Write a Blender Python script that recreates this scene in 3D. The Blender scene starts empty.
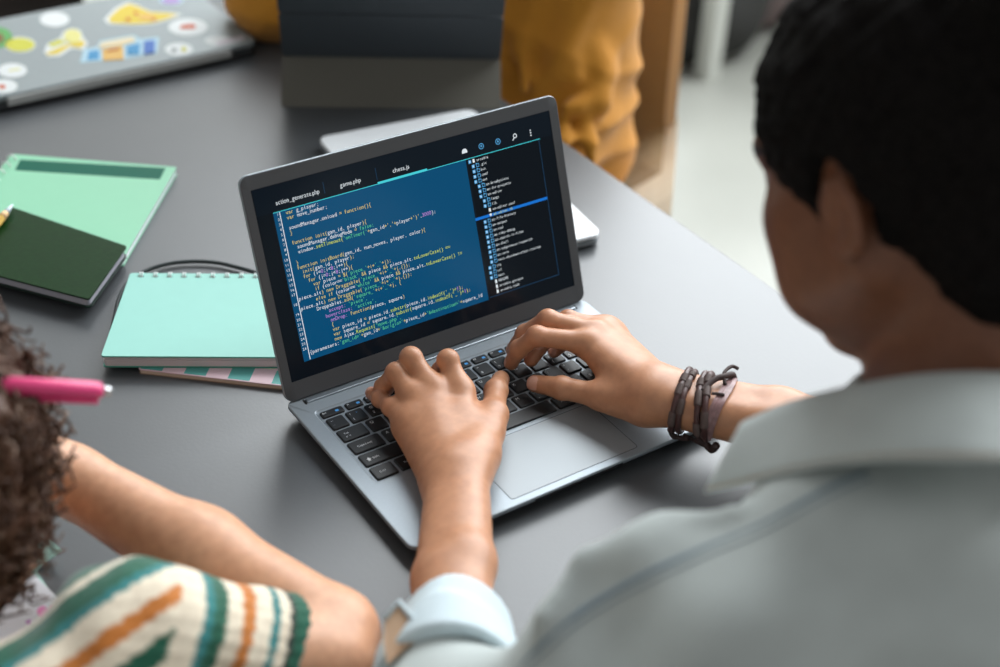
import bpy, bmesh, math, random
import numpy as np
from mathutils import Vector, Matrix

# ------------------------------------------------------------------ camera, world, lights, exposure
SC = bpy.context.scene
COL = SC.collection
V = lambda *a: np.array(a, float)
CAM_P = V(-0.42752, -0.70625, 0.80602)
YAW, PIT, ROL, FPX = math.radians(35.3968), math.radians(35.1472), math.radians(2.8413), 1441.113
_fw = V(math.sin(YAW)*math.cos(PIT), math.cos(YAW)*math.cos(PIT), -math.sin(PIT))
_rt = V(math.cos(YAW), -math.sin(YAW), 0); _up = np.cross(_rt, _fw)
CR = math.cos(ROL)*_rt + math.sin(ROL)*_up
CU = -math.sin(ROL)*_rt + math.cos(ROL)*_up
cd = bpy.data.cameras.new('camera'); cam = bpy.data.objects.new('camera', cd); COL.objects.link(cam)
cam.matrix_world = Matrix(((CR[0], CU[0], -_fw[0], CAM_P[0]), (CR[1], CU[1], -_fw[1], CAM_P[1]),
                           (CR[2], CU[2], -_fw[2], CAM_P[2]), (0, 0, 0, 1)))
cd.sensor_width = 36; cd.lens = 36*FPX/1000; cd.clip_start = .01
cd.dof.use_dof = True; cd.dof.focus_distance = 1.285; cd.dof.aperture_fstop = 2.8
SC.camera = cam
SC.view_settings.view_transform = 'Standard'; SC.view_settings.look = 'None'
SC.view_settings.gamma = 1; SC.view_settings.use_curve_mapping = False
SC.view_settings.exposure = 0.0

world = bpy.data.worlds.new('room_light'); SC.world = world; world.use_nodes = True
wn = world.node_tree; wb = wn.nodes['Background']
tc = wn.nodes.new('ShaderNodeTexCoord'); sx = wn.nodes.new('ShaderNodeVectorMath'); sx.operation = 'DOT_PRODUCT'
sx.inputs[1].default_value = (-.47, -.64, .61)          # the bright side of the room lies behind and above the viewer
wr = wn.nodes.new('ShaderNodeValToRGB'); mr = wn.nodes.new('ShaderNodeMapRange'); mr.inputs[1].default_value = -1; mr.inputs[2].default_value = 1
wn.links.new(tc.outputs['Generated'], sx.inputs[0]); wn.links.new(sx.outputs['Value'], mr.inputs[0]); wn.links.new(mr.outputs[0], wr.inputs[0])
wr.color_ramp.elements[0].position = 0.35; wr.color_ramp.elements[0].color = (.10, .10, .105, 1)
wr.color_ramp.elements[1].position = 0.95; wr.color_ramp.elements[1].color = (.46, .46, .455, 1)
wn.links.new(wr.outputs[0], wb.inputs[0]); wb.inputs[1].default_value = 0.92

def area(name, loc, target, sx_, sy_, power, color):
    l = bpy.data.lights.new(name, 'AREA'); l.shape = 'RECTANGLE'; l.size = sx_; l.size_y = sy_
    l.energy = power; l.color = color
    o = bpy.data.objects.new(name, l); COL.objects.link(o); o.location = loc
    o.rotation_euler = (Vector(target)-Vector(loc)).to_track_quat('-Z', 'Y').to_euler()
    return o
area('window_daylight', (2.84, 1.95, 2.15), (0.2, 1.2, .6), 5.1, 3.8, 500, (.93, .975, 1.0))

def ray(u, v): return _fw + CR*(u-500)/FPX - CU*(v-333.5)/FPX
def at(u, v, z=0.0):
    d = ray(u, v); return CAM_P + d*(z-CAM_P[2])/d[2]
def pd(u, v, depth): return CAM_P + ray(u, v)*depth
def nrm(a): return a/np.linalg.norm(a)

# ------------------------------------------------------------------ materials
def srgb(r, g, b): return tuple((c/255/12.92 if c/255 <= .04045 else ((c/255+.055)/1.055)**2.4) for c in (r, g, b))
MATS = {}
def mat(name, rgb, rough=.5, metal=0., spec=.5, noise=0., nscale=30., bump=0., bscale=200., sss=0., sheen=0., coat=0., emit=None, estr=1.):
    if name in MATS: return MATS[name]
    m = bpy.data.materials.new(name); m.use_nodes = True; MATS[name] = m
    nt = m.node_tree; b = nt.nodes['Principled BSDF']
    b.inputs['Base Color'].default_value = (*rgb, 1); b.inputs['Roughness'].default_value = rough
    b.inputs['Metallic'].default_value = metal; b.inputs['Specular IOR Level'].default_value = spec
    if sss:
        b.inputs['Subsurface Weight'].default_value = sss
        b.inputs['Subsurface Radius'].default_value = (1, .35, .2); b.inputs['Subsurface Scale'].default_value = .006
    if sheen: b.inputs['Sheen Weight'].default_value = sheen
    if coat: b.inputs['Coat Weight'].default_value = coat; b.inputs['Coat Roughness'].default_value = .08
    if emit: b.inputs['Emission Color'].default_value = (*emit, 1); b.inputs['Emission Strength'].default_value = estr
    co = None
    if noise or bump:
        co = nt.nodes.new('ShaderNodeTexCoord')
    if noise:
        n = nt.nodes.new('ShaderNodeTexNoise'); n.inputs['Scale'].default_value = nscale; n.inputs['Detail'].default_value = 6
        r = nt.nodes.new('ShaderNodeValToRGB')
        r.color_ramp.elements[0].position = .3; r.color_ramp.elements[1].position = .7
        r.color_ramp.elements[0].color = (*[c*(1-noise) for c in rgb], 1)
        r.color_ramp.elements[1].color = (*[min(1, c*(1+noise)) for c in rgb], 1)
        nt.links.new(co.outputs['Object'], n.inputs['Vector']); nt.links.new(n.outputs['Fac'], r.inputs[0])
        nt.links.new(r.outputs[0], b.inputs['Base Color'])
    if bump:
        n = nt.nodes.new('ShaderNodeTexNoise'); n.inputs['Scale'].default_value = bscale; n.inputs['Detail'].default_value = 4
        bp = nt.nodes.new('ShaderNodeBump'); bp.inputs['Strength'].default_value = bump; bp.inputs['Distance'].default_value = .002
        nt.links.new(co.outputs['Object'], n.inputs['Vector']); nt.links.new(n.outputs['Fac'], bp.inputs['Height'])
        nt.links.new(bp.outputs[0], b.inputs['Normal'])
    return m

def attr_mat(name, attr, rough, sss=0., bump=0., bscale=200., sheen=0., spec=.5):
    """colour comes from a colour attribute stored on the mesh"""
    m = mat(name, (.5, .5, .5), rough, sss=sss, bump=bump, bscale=bscale, sheen=sheen, spec=spec)
    nt = m.node_tree; a = nt.nodes.new('ShaderNodeAttribute'); a.attribute_name = attr
    co = nt.nodes.new('ShaderNodeTexCoord'); n = nt.nodes.new('ShaderNodeTexNoise'); n.inputs['Scale'].default_value = 110; n.inputs['Detail'].default_value = 5
    r = nt.nodes.new('ShaderNodeValToRGB'); r.color_ramp.elements[0].position = .3; r.color_ramp.elements[1].position = .7
    r.color_ramp.elements[0].color = (.90, .85, .82, 1); r.color_ramp.elements[1].color = (1.08, 1.06, 1.04, 1)
    mx = nt.nodes.new('ShaderNodeVectorMath'); mx.operation = 'MULTIPLY'
    nt.links.new(co.outputs['Object'], n.inputs['Vector']); nt.links.new(n.outputs['Fac'], r.inputs[0])
    nt.links.new(a.outputs['Color'], mx.inputs[0]); nt.links.new(r.outputs[0], mx.inputs[1])
    nt.links.new(mx.outputs[0], nt.nodes['Principled BSDF'].inputs['Base Color'])
    return m

# ------------------------------------------------------------------ object helpers
def tag(o, label=None, cat=None, group=None, kind=None):
    if label: o['label'] = label
    if cat: o['category'] = cat
    if group: o['group'] = group
    if kind: o['kind'] = kind
    return o
def empty(name, loc, label, cat, group=None):
    o = bpy.data.objects.new(name, None); COL.objects.link(o); o.location = tuple(loc); o.empty_display_size = .02
    return tag(o, label, cat, group)
def link(name, me, parent=None, mats=(), smooth=False):
    o = bpy.data.objects.new(name, me); COL.objects.link(o)
    for m in mats: me.materials.append(m)
    if smooth: me.polygons.foreach_set('use_smooth', [True]*len(me.polygons))
    if parent is not None:
        o.parent = parent
        o.matrix_parent_inverse = parent_world(parent).inverted()
    return o
def parent_world(o):
    if o.parent is None: return o.matrix_basis.copy()
    return parent_world(o.parent) @ o.matrix_parent_inverse @ o.matrix_basis
def from_bm(name, bm, mats, parent=None, smooth=False, normals=True):
    if normals: bmesh.ops.recalc_face_normals(bm, faces=bm.faces)
    me = bpy.data.meshes.new(name); bm.to_mesh(me); bm.free()
    return link(name, me, parent, mats if isinstance(mats, (list, tuple)) else [mats], smooth)
def from_data(name, verts, faces, mats, parent=None, smooth=False, midx=None):
    me = bpy.data.meshes.new(name); me.from_pydata([tuple(v) for v in verts], [], [tuple(f) for f in faces]); me.update()
    o = link(name, me, parent, mats if isinstance(mats, (list, tuple)) else [mats], smooth)
    if midx is not None: me.polygons.foreach_set('material_index', list(midx))
    return o

def rrect(x0, x1, y0, y1, r, n=6):
    pts = []
    for cx, cy, a0 in ((x1-r, y1-r, 0), (x0+r, y1-r, 90), (x0+r, y0+r, 180), (x1-r, y0+r, 270)):
        for i in range(n+1):
            a = math.radians(a0+90*i/n); pts.append((cx+r*math.cos(a), cy+r*math.sin(a)))
    return pts
class MB:
    """collects loops and lofts of a single mesh"""
    def __init__(s): s.v = []; s.f = []; s.m = []
    def loop(s, pts):
        i = len(s.v); s.v += [tuple(p) for p in pts]; return list(range(i, i+len(pts)))
    def bridge(s, a, b, m=0, closed=True):
        n = len(a)
        for i in range(n if closed else n-1):
            j = (i+1) % n; s.f.append((a[i], a[j], b[j], b[i])); s.m.append(m)
    def cap(s, a, m=0, flip=False):
        s.f.append(tuple(reversed(a)) if flip else tuple(a)); s.m.append(m)
    def slab(s, pts2, z0, z1, bev=.0, m=0, xf=lambda p: p, steps=3):
        """extruded outline with rounded top and bottom edges; pts2 list of 2-D points, counter clockwise"""
        c = np.mean(np.array(pts2), axis=0); P = np.array(pts2)
        # inward offset of the outline
        nx = np.roll(P, -1, 0)-np.roll(P, 1, 0); nx = np.stack([nx[:, 1], -nx[:, 0]], 1); ln = np.linalg.norm(nx, axis=1, keepdims=True); nx = nx/np.maximum(ln, 1e-9)
        rows = []
        if bev > 0:
            for i in range(steps+1):
                a = math.pi/2*i/steps; rows.append((bev*(1-math.sin(a)), z0+bev*(1-math.cos(a))))
            for i in range(steps+1):
                a = math.pi/2*i/steps; rows.append((bev*(1-math.cos(a)), z1-bev*(1-math.sin(a))))
        else: rows = [(0, z0), (0, z1)]
        L = [s.loop([xf((*(p-n*o), z)) for p, n in zip(P, nx)]) for o, z in rows]
        for a, b in zip(L, L[1:]): s.bridge(a, b, m)
        s.cap(L[0], m, True); s.cap(L[-1], m)
        return L
    def tube(s, path, rad, n=8, m=0, closed=False):
        P = [np.array(p, float) for p in path]; k = len(P)
        R = rad if hasattr(rad, '__len__') else [rad]*k
        up = V(0, 0, 1); prev = None; loops = []
        for i in range(k):
            t = P[(i+1) % k]-P[i-1] if closed else P[min(i+1, k-1)]-P[max(i-1, 0)]
            t = nrm(t)
            if prev is None:
                prev = np.cross(t, up)
                if np.linalg.norm(prev) < 1e-3: prev = np.cross(t, V(1, 0, 0))
            prev = nrm(prev-t*(prev@t)); b = np.cross(t, prev)
            loops.append(s.loop([P[i]+R[i]*(math.cos(2*math.pi*j/n)*prev+math.sin(2*math.pi*j/n)*b) for j in range(n)]))
        for a, b in zip(loops, loops[1:]): s.bridge(a, b, m)
        if closed: s.bridge(loops[-1], loops[0], m)
        else: s.cap(loops[0], m, True); s.cap(loops[-1], m)
    def build(s, name, mats, parent=None, smooth=False):
        return from_data(name, s.v, s.f, mats, parent, smooth, s.m)
def autosmooth(o, ang=35):
    me = o.data; me.polygons.foreach_set('use_smooth', [True]*len(me.polygons))
    bm = bmesh.new(); bm.from_mesh(me); bmesh.ops.recalc_face_normals(bm, faces=bm.faces)
    for e in bm.edges:
        if len(e.link_faces) == 2 and e.calc_face_angle(0) > math.radians(ang): e.smooth = False
    for f in bm.faces:
        if len(f.verts) > 4 or f.calc_area() > 4e-5: f.smooth = False
    bm.to_mesh(me); bm.free(); return o

# letters: outlines of the built-in font, cached
_G = {}
def glyph(ch):
    if ch in _G: return _G[ch]
    c = bpy.data.curves.new('g', 'FONT'); c.body = ch; c.resolution_u = 2; c.size = 1.0; c.offset = .0
    o = bpy.data.objects.new('g', c); me = o.to_mesh()
    v = np.array([tuple(q.co) for q in me.vertices]).reshape(-1, 3); f = [tuple(p.vertices) for p in me.polygons]
    o.to_mesh_clear(); bpy.data.objects.remove(o); bpy.data.curves.remove(c)
    _G[ch] = (v, f); return _G[ch]
def put_text(mb, text, x, y, size, m, xf, pitch=None, z=0.):
    """lays text glyph by glyph; a pitch gives typewriter spacing"""
    for ch in text:
        if ch != ' ':
            v, f = glyph(ch)
            if len(v):
                w0, w1 = v[:, 0].min(), v[:, 0].max()
                sxx = size
                if pitch:
                    w = (w1-w0)*size; sxx = size*min(1, pitch*.92/w) if w > 0 else size
                    ox = x+(pitch-(w1-w0)*sxx)/2-w0*sxx
                else: ox = x-w0*size
                i0 = len(mb.v)
                mb.v += [tuple(xf((ox+p[0]*sxx, y+p[1]*size, z))) for p in v]
                for q in f: mb.f.append(tuple(i0+k for k in q)); mb.m.append(m)
                if not pitch: x += (w1-w0)*size+size*.09
        elif not pitch: x += size*.3
        if pitch: x += pitch
    return x

# ------------------------------------------------------------------ signed-distance modelling (organic forms)
def cone(a, b, ra, rb):
    a = np.array(a, float); b = np.array(b, float); ab = b-a; L = ab@ab
    def f(P):
        t = np.clip(((P-a)@ab)/max(L, 1e-12), 0, 1)[:, None]
        return np.linalg.norm(P-a-t*ab, axis=1)-(ra+(rb-ra)*t[:, 0])
    return f
def ball(c, r): return cone(c, np.array(c)+V(0, 0, 1e-5), r, r)
def ell(c, r, R=None):
    c = np.array(c, float); r = np.array(r, float)
    def f(P):
        q = P-c
        if R is not None: q = q@R           # columns of R are the local axes
        k0 = np.linalg.norm(q/r, axis=1); k1 = np.linalg.norm(q/(r*r), axis=1)
        return k0*(k0-1)/np.maximum(k1, 1e-9)
    return f
def smin(a, b, k):
    h = np.maximum(k-np.abs(a-b), 0)/k; return np.minimum(a, b)-h*h*k*.25
def smax(a, b, k):
    h = np.maximum(k-np.abs(a-b), 0)/k; return np.maximum(a, b)+h*h*k*.25
def U(k, *fs):
    def f(P):
        d = fs[0](P)
        for g in fs[1:]: d = smin(d, g(P), k)
        return d
    return f
def SUB(k, a, *bs):
    def f(P):
        d = a(P)
        for b in bs: d = smax(d, -b(P), k)
        return d
    return f
def OFF(a, o): return lambda P: a(P)-o
def HALF(p, n):
    p = np.array(p, float); n = nrm(np.array(n, float)); return lambda P: (P-p)@n     # inside where negative
def INT(k, *fs):
    def f(P):
        d = fs[0](P)
        for g in fs[1:]: d = smax(d, g(P), k)
        return d
    return f
def mesh_sdf(sdf, lo, hi, h):
    lo = np.array(lo, float); hi = np.array(hi, float); c = 4
    n = (np.ceil((hi-lo)/(h*c)).astype(int)+1)
    g = [lo[i]+(np.arange(n[i])+.5)*h*c for i in range(3)]
    G = np.stack(np.meshgrid(*g, indexing='ij'), -1).reshape(-1, 3)
    D = np.concatenate([sdf(G[i:i+200000]) for i in range(0, len(G), 200000)]).reshape(n)
    near = np.abs(D) < h*c*1.6
    F = np.repeat(np.repeat(np.repeat(np.sign(D).astype(np.float32), c, 0), c, 1), c, 2)
    M = np.repeat(np.repeat(np.repeat(near, c, 0), c, 1), c, 2)
    idx = np.argwhere(M); P = lo+(idx+.5)*h
    vals = np.concatenate([sdf(P[i:i+200000]) for i in range(0, len(P), 200000)]) if len(P) else np.zeros(0)
    F[M] = vals.astype(np.float32)
    F[0] = 1; F[-1] = 1; F[:, 0] = 1; F[:, -1] = 1; F[:, :, 0] = 1; F[:, :, -1] = 1
    S = F < 0
    cs = np.zeros(np.array(F.shape)-1, np.int8)
    offs = [(i, j, k) for i in (0, 1) for j in (0, 1) for k in (0, 1)]
    nx, ny, nz = F.shape
    for i, j, k in offs: cs += S[i:nx-1+i, j:ny-1+j, k:nz-1+k]
    act = np.argwhere((cs > 0) & (cs < 8))
    vid = -np.ones(cs.shape, np.int64); vid[tuple(act.T)] = np.arange(len(act))
    acc = np.zeros((len(act), 3)); cnt = np.zeros(len(act))
    for a in offs:
        for ax in range(3):
            if a[ax]: continue
            b = list(a); b[ax] = 1
            fa = F[act[:, 0]+a[0], act[:, 1]+a[1], act[:, 2]+a[2]]; fb = F[act[:, 0]+b[0], act[:, 1]+b[1], act[:, 2]+b[2]]
            ok = (fa < 0) != (fb < 0); t = np.where(ok, fa/np.where(ok, fa-fb, 1), 0)
            p = np.tile(np.array(a, float), (len(act), 1)); p[:, ax] = t
            acc[ok] += p[ok]; cnt[ok] += 1
    verts = lo+(act+acc/cnt[:, None]+.5)*h
    quads = []
    for ax in range(3):
        b, c2 = (ax+1) % 3, (ax+2) % 3
        sl0 = [slice(1, -1)]*3; sl1 = [slice(1, -1)]*3
        sl0[ax] = slice(0, -1); sl1[ax] = slice(1, None)
        A = S[tuple(sl0)]; B = S[tuple(sl1)]
        e = np.argwhere(A != B)
        if not len(e): continue
        inside = A[tuple(e.T)]
        off = np.ones(3, int); off[ax] = 0
        e = e+off
        db = np.zeros(3, int); db[b] = 1; dc = np.zeros(3, int); dc[c2] = 1
        q = np.stack([vid[tuple((e-db-dc).T)], vid[tuple((e-dc).T)], vid[tuple(e.T)], vid[tuple((e-db).T)]], 1)
        q[~inside] = q[~inside][:, ::-1]
        quads.append(q)
    Q = np.concatenate(quads); Q = Q[(Q >= 0).all(1)]
    return verts, Q
def np_mesh(name, verts, quads):
    me = bpy.data.meshes.new(name); me.vertices.add(len(verts)); me.vertices.foreach_set('co', np.asarray(verts, np.float32).ravel())
    me.loops.add(quads.size); me.loops.foreach_set('vertex_index', quads.astype(np.int32).ravel())
    me.polygons.add(len(quads)); me.polygons.foreach_set('loop_start', np.arange(0, quads.size, 4, dtype=np.int32))
    me.polygons.foreach_set('loop_total', np.full(len(quads), 4, np.int32))
    me.update(calc_edges=True); me.validate()
    return me
def relax(verts, quads, it=2, w=.5):
    n = len(verts); v = verts.copy()
    E = np.concatenate([quads[:, [0, 1]], quads[:, [1, 2]], quads[:, [2, 3]], quads[:, [3, 0]]]); E = np.concatenate([E, E[:, ::-1]])
    cnt = np.bincount(E[:, 0], minlength=n)[:, None]
    for _ in range(it):
        s = np.stack([np.bincount(E[:, 0], weights=v[E[:, 1], i], minlength=n) for i in range(3)], 1)
        v = v*(1-w)+w*s/np.maximum(cnt, 1)
    return v
def organic(name, pieces, mats, parent=None, color=None, it=2):
    """pieces: list of (sdf, lo, hi, h) joined into one mesh; color(P)->rgb array is stored as attribute 'tone'"""
    vs, qs, o = [], [], 0
    for sdf, lo, hi, h in pieces:
        v, q = mesh_sdf(sdf, lo, hi, h); v = relax(v, q, it); vs.append(v); qs.append(q+o); o += len(v)
    v = np.concatenate(vs); q = np.concatenate(qs)
    me = np_mesh(name, v, q)
    ob = link(name, me, parent, mats if isinstance(mats, (list, tuple)) else [mats], True)
    if color is not None:
        rgb = color(v); a = me.color_attributes.new('tone', 'FLOAT_COLOR', 'POINT')
        a.data.foreach_set('color', np.concatenate([rgb, np.ones((len(v), 1))], 1).astype(np.float32).ravel())
    return ob

# ------------------------------------------------------------------ the room
M_floor = mat('floor_vinyl', srgb(158, 159, 152), .35, noise=.06, nscale=3)
M_wall = mat('wall_paint', srgb(214, 212, 206), .9, bump=.05, bscale=80)
M_frame = mat('window_frame_white', srgb(225, 226, 226), .4)
FZ = -.74
def struct(name, mb, mats, **k):
    o = mb.build(name, mats, **k); o['kind'] = 'structure'; return o
mb = MB(); mb.slab([(-3.2, -3.0), (2.9, -3.0), (2.9, 4.8), (-3.2, 4.8)], FZ-.06, FZ); struct('floor', mb, [M_floor])
def wall_with_hole(name, axis, pos, thick, a0, a1, h0, h1, z1=2.0):
    mb = MB()
    lo, hi = (-3.0, 4.8) if axis == 'x' else (-3.2, 2.9)
    for (s0, s1, t0, t1) in ((lo, hi, FZ, h0), (lo, hi, h1, z1), (lo, a0, h0, h1), (a1, hi, h0, h1)):
        if axis == 'x': mb.slab([(pos, s0), (pos+thick, s0), (pos+thick, s1), (pos, s1)], t0, t1)
        else: mb.slab([(s0, pos), (s1, pos), (s1, pos+thick), (s0, pos+thick)], t0, t1)
    struct(name, mb, [M_wall])
wall_with_hole('wall_right', 'x', 2.9, .12, -.7, 4.6, .15, 4.1, 4.3)
wall_with_hole('wall_back', 'y', 4.8, .12, -2.6, -1.2, .15, 2.6, 4.3)
def win(name, axis, pos, a0, a1, h0, h1):
    mb = MB(); w = .05
    bars = [(a0, a0+w, h0, h1), (a1-w, a1, h0, h1), (a0, a1, h0, h0+w), (a0, a1, h1-w, h1)]
    k = 2
    for i in range(1, k+1):
        c = a0+(a1-a0)*i/(k+1); bars.append((c-w/2, c+w/2, h0, h1))
    for s0, s1, t0, t1 in bars:
        if axis == 'x': mb.slab([(pos+.02, s0), (pos+.08, s0), (pos+.08, s1), (pos+.02, s1)], t0, t1)
        else: mb.slab([(s0, pos+.02), (s1, pos+.02), (s1, pos+.08), (s0, pos+.08)], t0, t1)
    struct(name, mb, [M_frame])
win('window_1', 'x', 2.9, -.7, 4.6, .15, 4.1); win('window_2', 'y', 4.8, -2.6, -1.2, .15, 2.6)

# ------------------------------------------------------------------ table
M_table = mat('table_laminate', srgb(74, 77, 80), .36, spec=.85, noise=.03, nscale=14, bump=.04, bscale=300)
M_tedge = mat('table_edge_band', srgb(150, 152, 154), .5)
M_steel = mat('powder_coated_steel', srgb(60, 60, 62), .5, metal=.3)
TX = .5245
table = empty('table', (-.2, .45, FZ), 'wide grey laminate table under the open laptop and the notebooks', 'table')
mb = MB(); mb.slab(rrect(-.95, TX, -.20, 1.15, .012, 4), -.026, 0, .0015, steps=2); o = mb.build('tabletop', [M_table], table); autosmooth(o, 40)
for x in (-.88, TX-.09):
    for y in (-.13, 1.06):
        mb = MB(); mb.slab(rrect(x-.025, x+.025, y-.025, y+.025, .006, 3), FZ, -.0262); mb.build('leg', [M_steel], table)

# ------------------------------------------------------------------ the open laptop
M_alu = mat('anodised_silver', srgb(150, 159, 166), .42, metal=.4, noise=.02, nscale=400)
M_pad = mat('touchpad_glass', srgb(150, 156, 160), .46, metal=.3)
M_bezel = mat('matte_dark_bezel', srgb(74, 76, 79), .55)
M_key = mat('black_keycap', srgb(24, 25, 27), .42)
M_keyw = mat('key_legend_white', srgb(225, 228, 230), .6)
M_keyb = mat('key_legend_blue', srgb(70, 150, 215), .6)
M_rub = mat('black_rubber', srgb(14, 14, 15), .7)
LW, LD, LH, ANG, HY, HB = .3277, .2191, .2065, 1.21627, .0058, .015
laptop = empty('laptop', (LW/2, LD/2, 0), 'open silver laptop showing code, being typed on', 'laptop')
KX0, KX1, KY0, KY1 = .0160, LW-.0160, .0835, .1925        # key well
mb = MB()
n = 6
out = [(.0150, .0022), (.0075, .0036), (.0022, .0085), (.0006, .0108), (0, .0118), (0, .0136), (.0003, .0145), (.0010, HB)]
L = []
for o_, z in out: L.append(mb.loop([(*p, z) for p in rrect(o_, LW-o_, o_, LD-o_, .009, n)]))
for i, (a, b) in enumerate(zip(L, L[1:])): mb.bridge(a, b, 1 if i < 3 else 0)
mb.cap(L[0], 1, True)
w1 = mb.loop([(*p, HB) for p in rrect(KX0-.0012, KX1+.0012, KY0-.0012, KY1+.0012, .0045, n)])
w2 = mb.loop([(*p, HB-.0012) for p in rrect(KX0, KX1, KY0, KY1, .0035, n)])
mb.bridge(L[-1], w1); mb.bridge(w1, w2); mb.cap(w2)
base = mb.build('base', [M_alu, mat('underside_shade', srgb(38, 40, 43), .6)], laptop); autosmooth(base, 30)  # lower rows coloured dark for the shade below the front edge
for x in (.05, LW-.05):
    for y in (.03, LD-.03):
        mb = MB(); mb.slab([(x+.007*math.cos(t*math.pi/6), y+.007*math.sin(t*math.pi/6)) for t in range(12)], 0, .0030); mb.build('rubber_foot', [M_rub], laptop)
mb = MB(); mb.slab(rrect(.1003, .2317, .0081, .0790, .0025, 4), HB-.001, HB+.00015, .0001, steps=1); tp = mb.build('touchpad', [M_pad], laptop)
mb = MB()
for a, b in ((rrect(.0998, .2322, .0076, .0795, .003, 4), rrect(.1003, .2317, .0081, .0790, .0025, 4)),):
    mb.bridge(mb.loop([(*p, HB+.0001) for p in a]), mb.loop([(*p, HB+.0001) for p in b]))
mb.build('gap', [mat('dark_gap', srgb(40, 43, 46), .7)], tp)
mb = MB(); mb.slab(rrect(.118, LW-.118, -.0003, .004, .0006, 2), .0112, .0130); mb.build('opening_notch', [M_rub], laptop)
# keyboard: a plate carrying every key
mb = MB(); mb.slab(rrect(KX0+.0005, KX1-.0005, KY0+.0005, KY1-.0005, .003, 4), HB-.0030, HB-.0011); kb = mb.build('keyboard', [M_alu], laptop)
P_ = .019; GAP = .0027; kx, ky = .0518, .1399
W_ = (LW-2*.0186)/P_                                          # width of a row in key units
rows = [
 (-3.0, .60, [('Esc', 1.29, 'f')]+[(f'F{i}', 1.0, 'f') for i in range(1, 13)]+[('Del', W_-13.29, 'f')]),
 (-2, 1, [('~`', 1.0, 'd')]+[(a+b, 1.0, 'd') for a, b in zip('!@#$%^&*()_+', '1234567890-=')]+[('Back', W_-13, 'w')]),
 (-1, 1, [('Tab', 1.5, 'w')]+[(c, 1, 'l') for c in 'QWERTYUIOP']+[('{[', 1, 'd'), ('}]', 1, 'd'), ('|\\', W_-13.5, 'd')]),
 (0, 1, [('Caps Lock', 1.75, 'w')]+[(c, 1, 'l') for c in 'ASDFGHJKL']+[(':;', 1, 'd'), ('"\'', 1, 'd'), ('Enter', W_-12.75, 'w')]),
 (1, 1, [('Shift', 2.25, 's')]+[(c, 1, 'l') for c in 'ZXCVBNM']+[('<,', 1, 'd'), ('>.', 1, 'd'), ('?/', 1, 'd'), ('Shift', W_-12.25, 's')]),
 (2, 1, [('Ctrl', 1.25, 'w'), ('Fn', 1, 'w'), ('Win', 1, 'w'), ('Alt', 1.25, 'w'), ('', 5.3, 'w'), ('Alt', 1.1, 'w'), ('Ctrl', 1.1, 'w'), ('<', 1, 'l'), ('^', 1, 'l'), ('>', W_-14.0, 'l')]),
]
for j, hgt, keys in rows:
    x = kx-1.75*P_; ytop = ky-j*P_
    if hgt < 1: ytop = ky+2*P_+P_*hgt
    for lab, wd, kind in keys:
        x0, x1 = x, x+wd*P_-GAP; y1 = ytop; y0 = ytop-(P_*hgt-GAP)
        mb = MB(); zt = HB+.0006
        Ls = [mb.loop([(*p, z) for p in rrect(x0+o_, x1-o_, y0+o_, y1-o_, .0016, 3)]) for o_, z in ((0, HB-.0011), (.0001, HB+.0001), (.0005, zt), (.0009, zt+.0002))]
        for a, b in zip(Ls, Ls[1:]): mb.bridge(a, b)
        mb.cap(Ls[-1])
        up = zt+.00028
        idn = lambda p: p
        if kind == 'l': put_text(mb, lab, x0+.0028, y1-.0062, .0046, 1, idn, z=up)
        elif kind == 'd':
            put_text(mb, lab[1], x0+.0030, y0+.0028, .0042, 1, idn, z=up)
            put_text(mb, lab[0], x0+.0030, y1-.0062, .0040, 1, idn, z=up)
            if lab[1] in '1234567': put_text(mb, '*', x0+.0088, y1-.0068, .0042, 2, idn, z=up)
        elif kind == 'f':
            put_text(mb, lab, x0+.0018, y1-.0042, .0028, 1, idn, z=up)
            mb.slab(rrect(x0+(x1-x0)*.62, x0+(x1-x0)*.62+.0032, y0+.0024, y0+.0050, .0006, 2), up-.0003, up, m=2)
        elif kind == 's':
            i0 = len(mb.v); ax_, ay_ = x0+.0065, y0+.0072
            mb.v += [(ax_-.0022, ay_, up), (ax_+.0022, ay_, up), (ax_, ay_+.0026, up), (ax_-.001, ay_-.002, up), (ax_+.001, ay_-.002, up), (ax_+.001, ay_, up), (ax_-.001, ay_, up)]
            mb.f += [(i0, i0+1, i0+2), (i0+3, i0+4, i0+5, i0+6)]; mb.m += [1, 1]
            put_text(mb, lab, x0+.0098, y0+.0062, .0034, 1, idn, z=up)
        elif lab == 'Tab':
            put_text(mb, 'Tab', x0+.0045, y0+.0085, .0030, 1, idn, z=up); put_text(mb, '|< >|', x0+.0045, y0+.0045, .0026, 1, idn, z=up)
        else: put_text(mb, lab, x0+.0062, y0+.0066, .0033, 1, idn, z=up)
        mb.build('key', [M_key, M_keyw, M_keyb], kb)
        x += wd*P_

# lid: everything in the plane that leans back from the hinge
ca, sa = math.cos(ANG), math.sin(ANG)
def lid(p):
    x, h, d = p            # along the width, up the lid, towards the viewer
    return (x, LD-HY+h*ca-d*sa, HB+h*sa+d*ca)
mb = MB()
LT = .0062
Ls = []
for o_, d in ((.0020, -LT), (.0006, -LT+.0008), (0, -LT+.0020), (0, -.0022), (.0005, -.0019), (.0005, -.0013), (0, -.0011), (.0003, -.0003), (.0010, 0.0)):
    Ls.append(mb.loop([lid((*p, d)) for p in rrect(o_, LW-o_, .0012+o_, LH-o_, .0085, 6)]))
for i, (a, b) in enumerate(zip(Ls, Ls[1:])): mb.bridge(a, b, 1 if i >= 7 else 0)
mb.cap(Ls[0], 0, True)
sl, st, sr, sb = .0085, .0132, .0088+.0012, .0187
wi = mb.loop([lid((*p, 0)) for p in rrect(sl, LW-.0100, sb, LH-st, .0008, 6)])
wj = mb.loop([lid((*p, -.0006)) for p in rrect(sl, LW-.0100, sb, LH-st, .0008, 6)])
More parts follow.
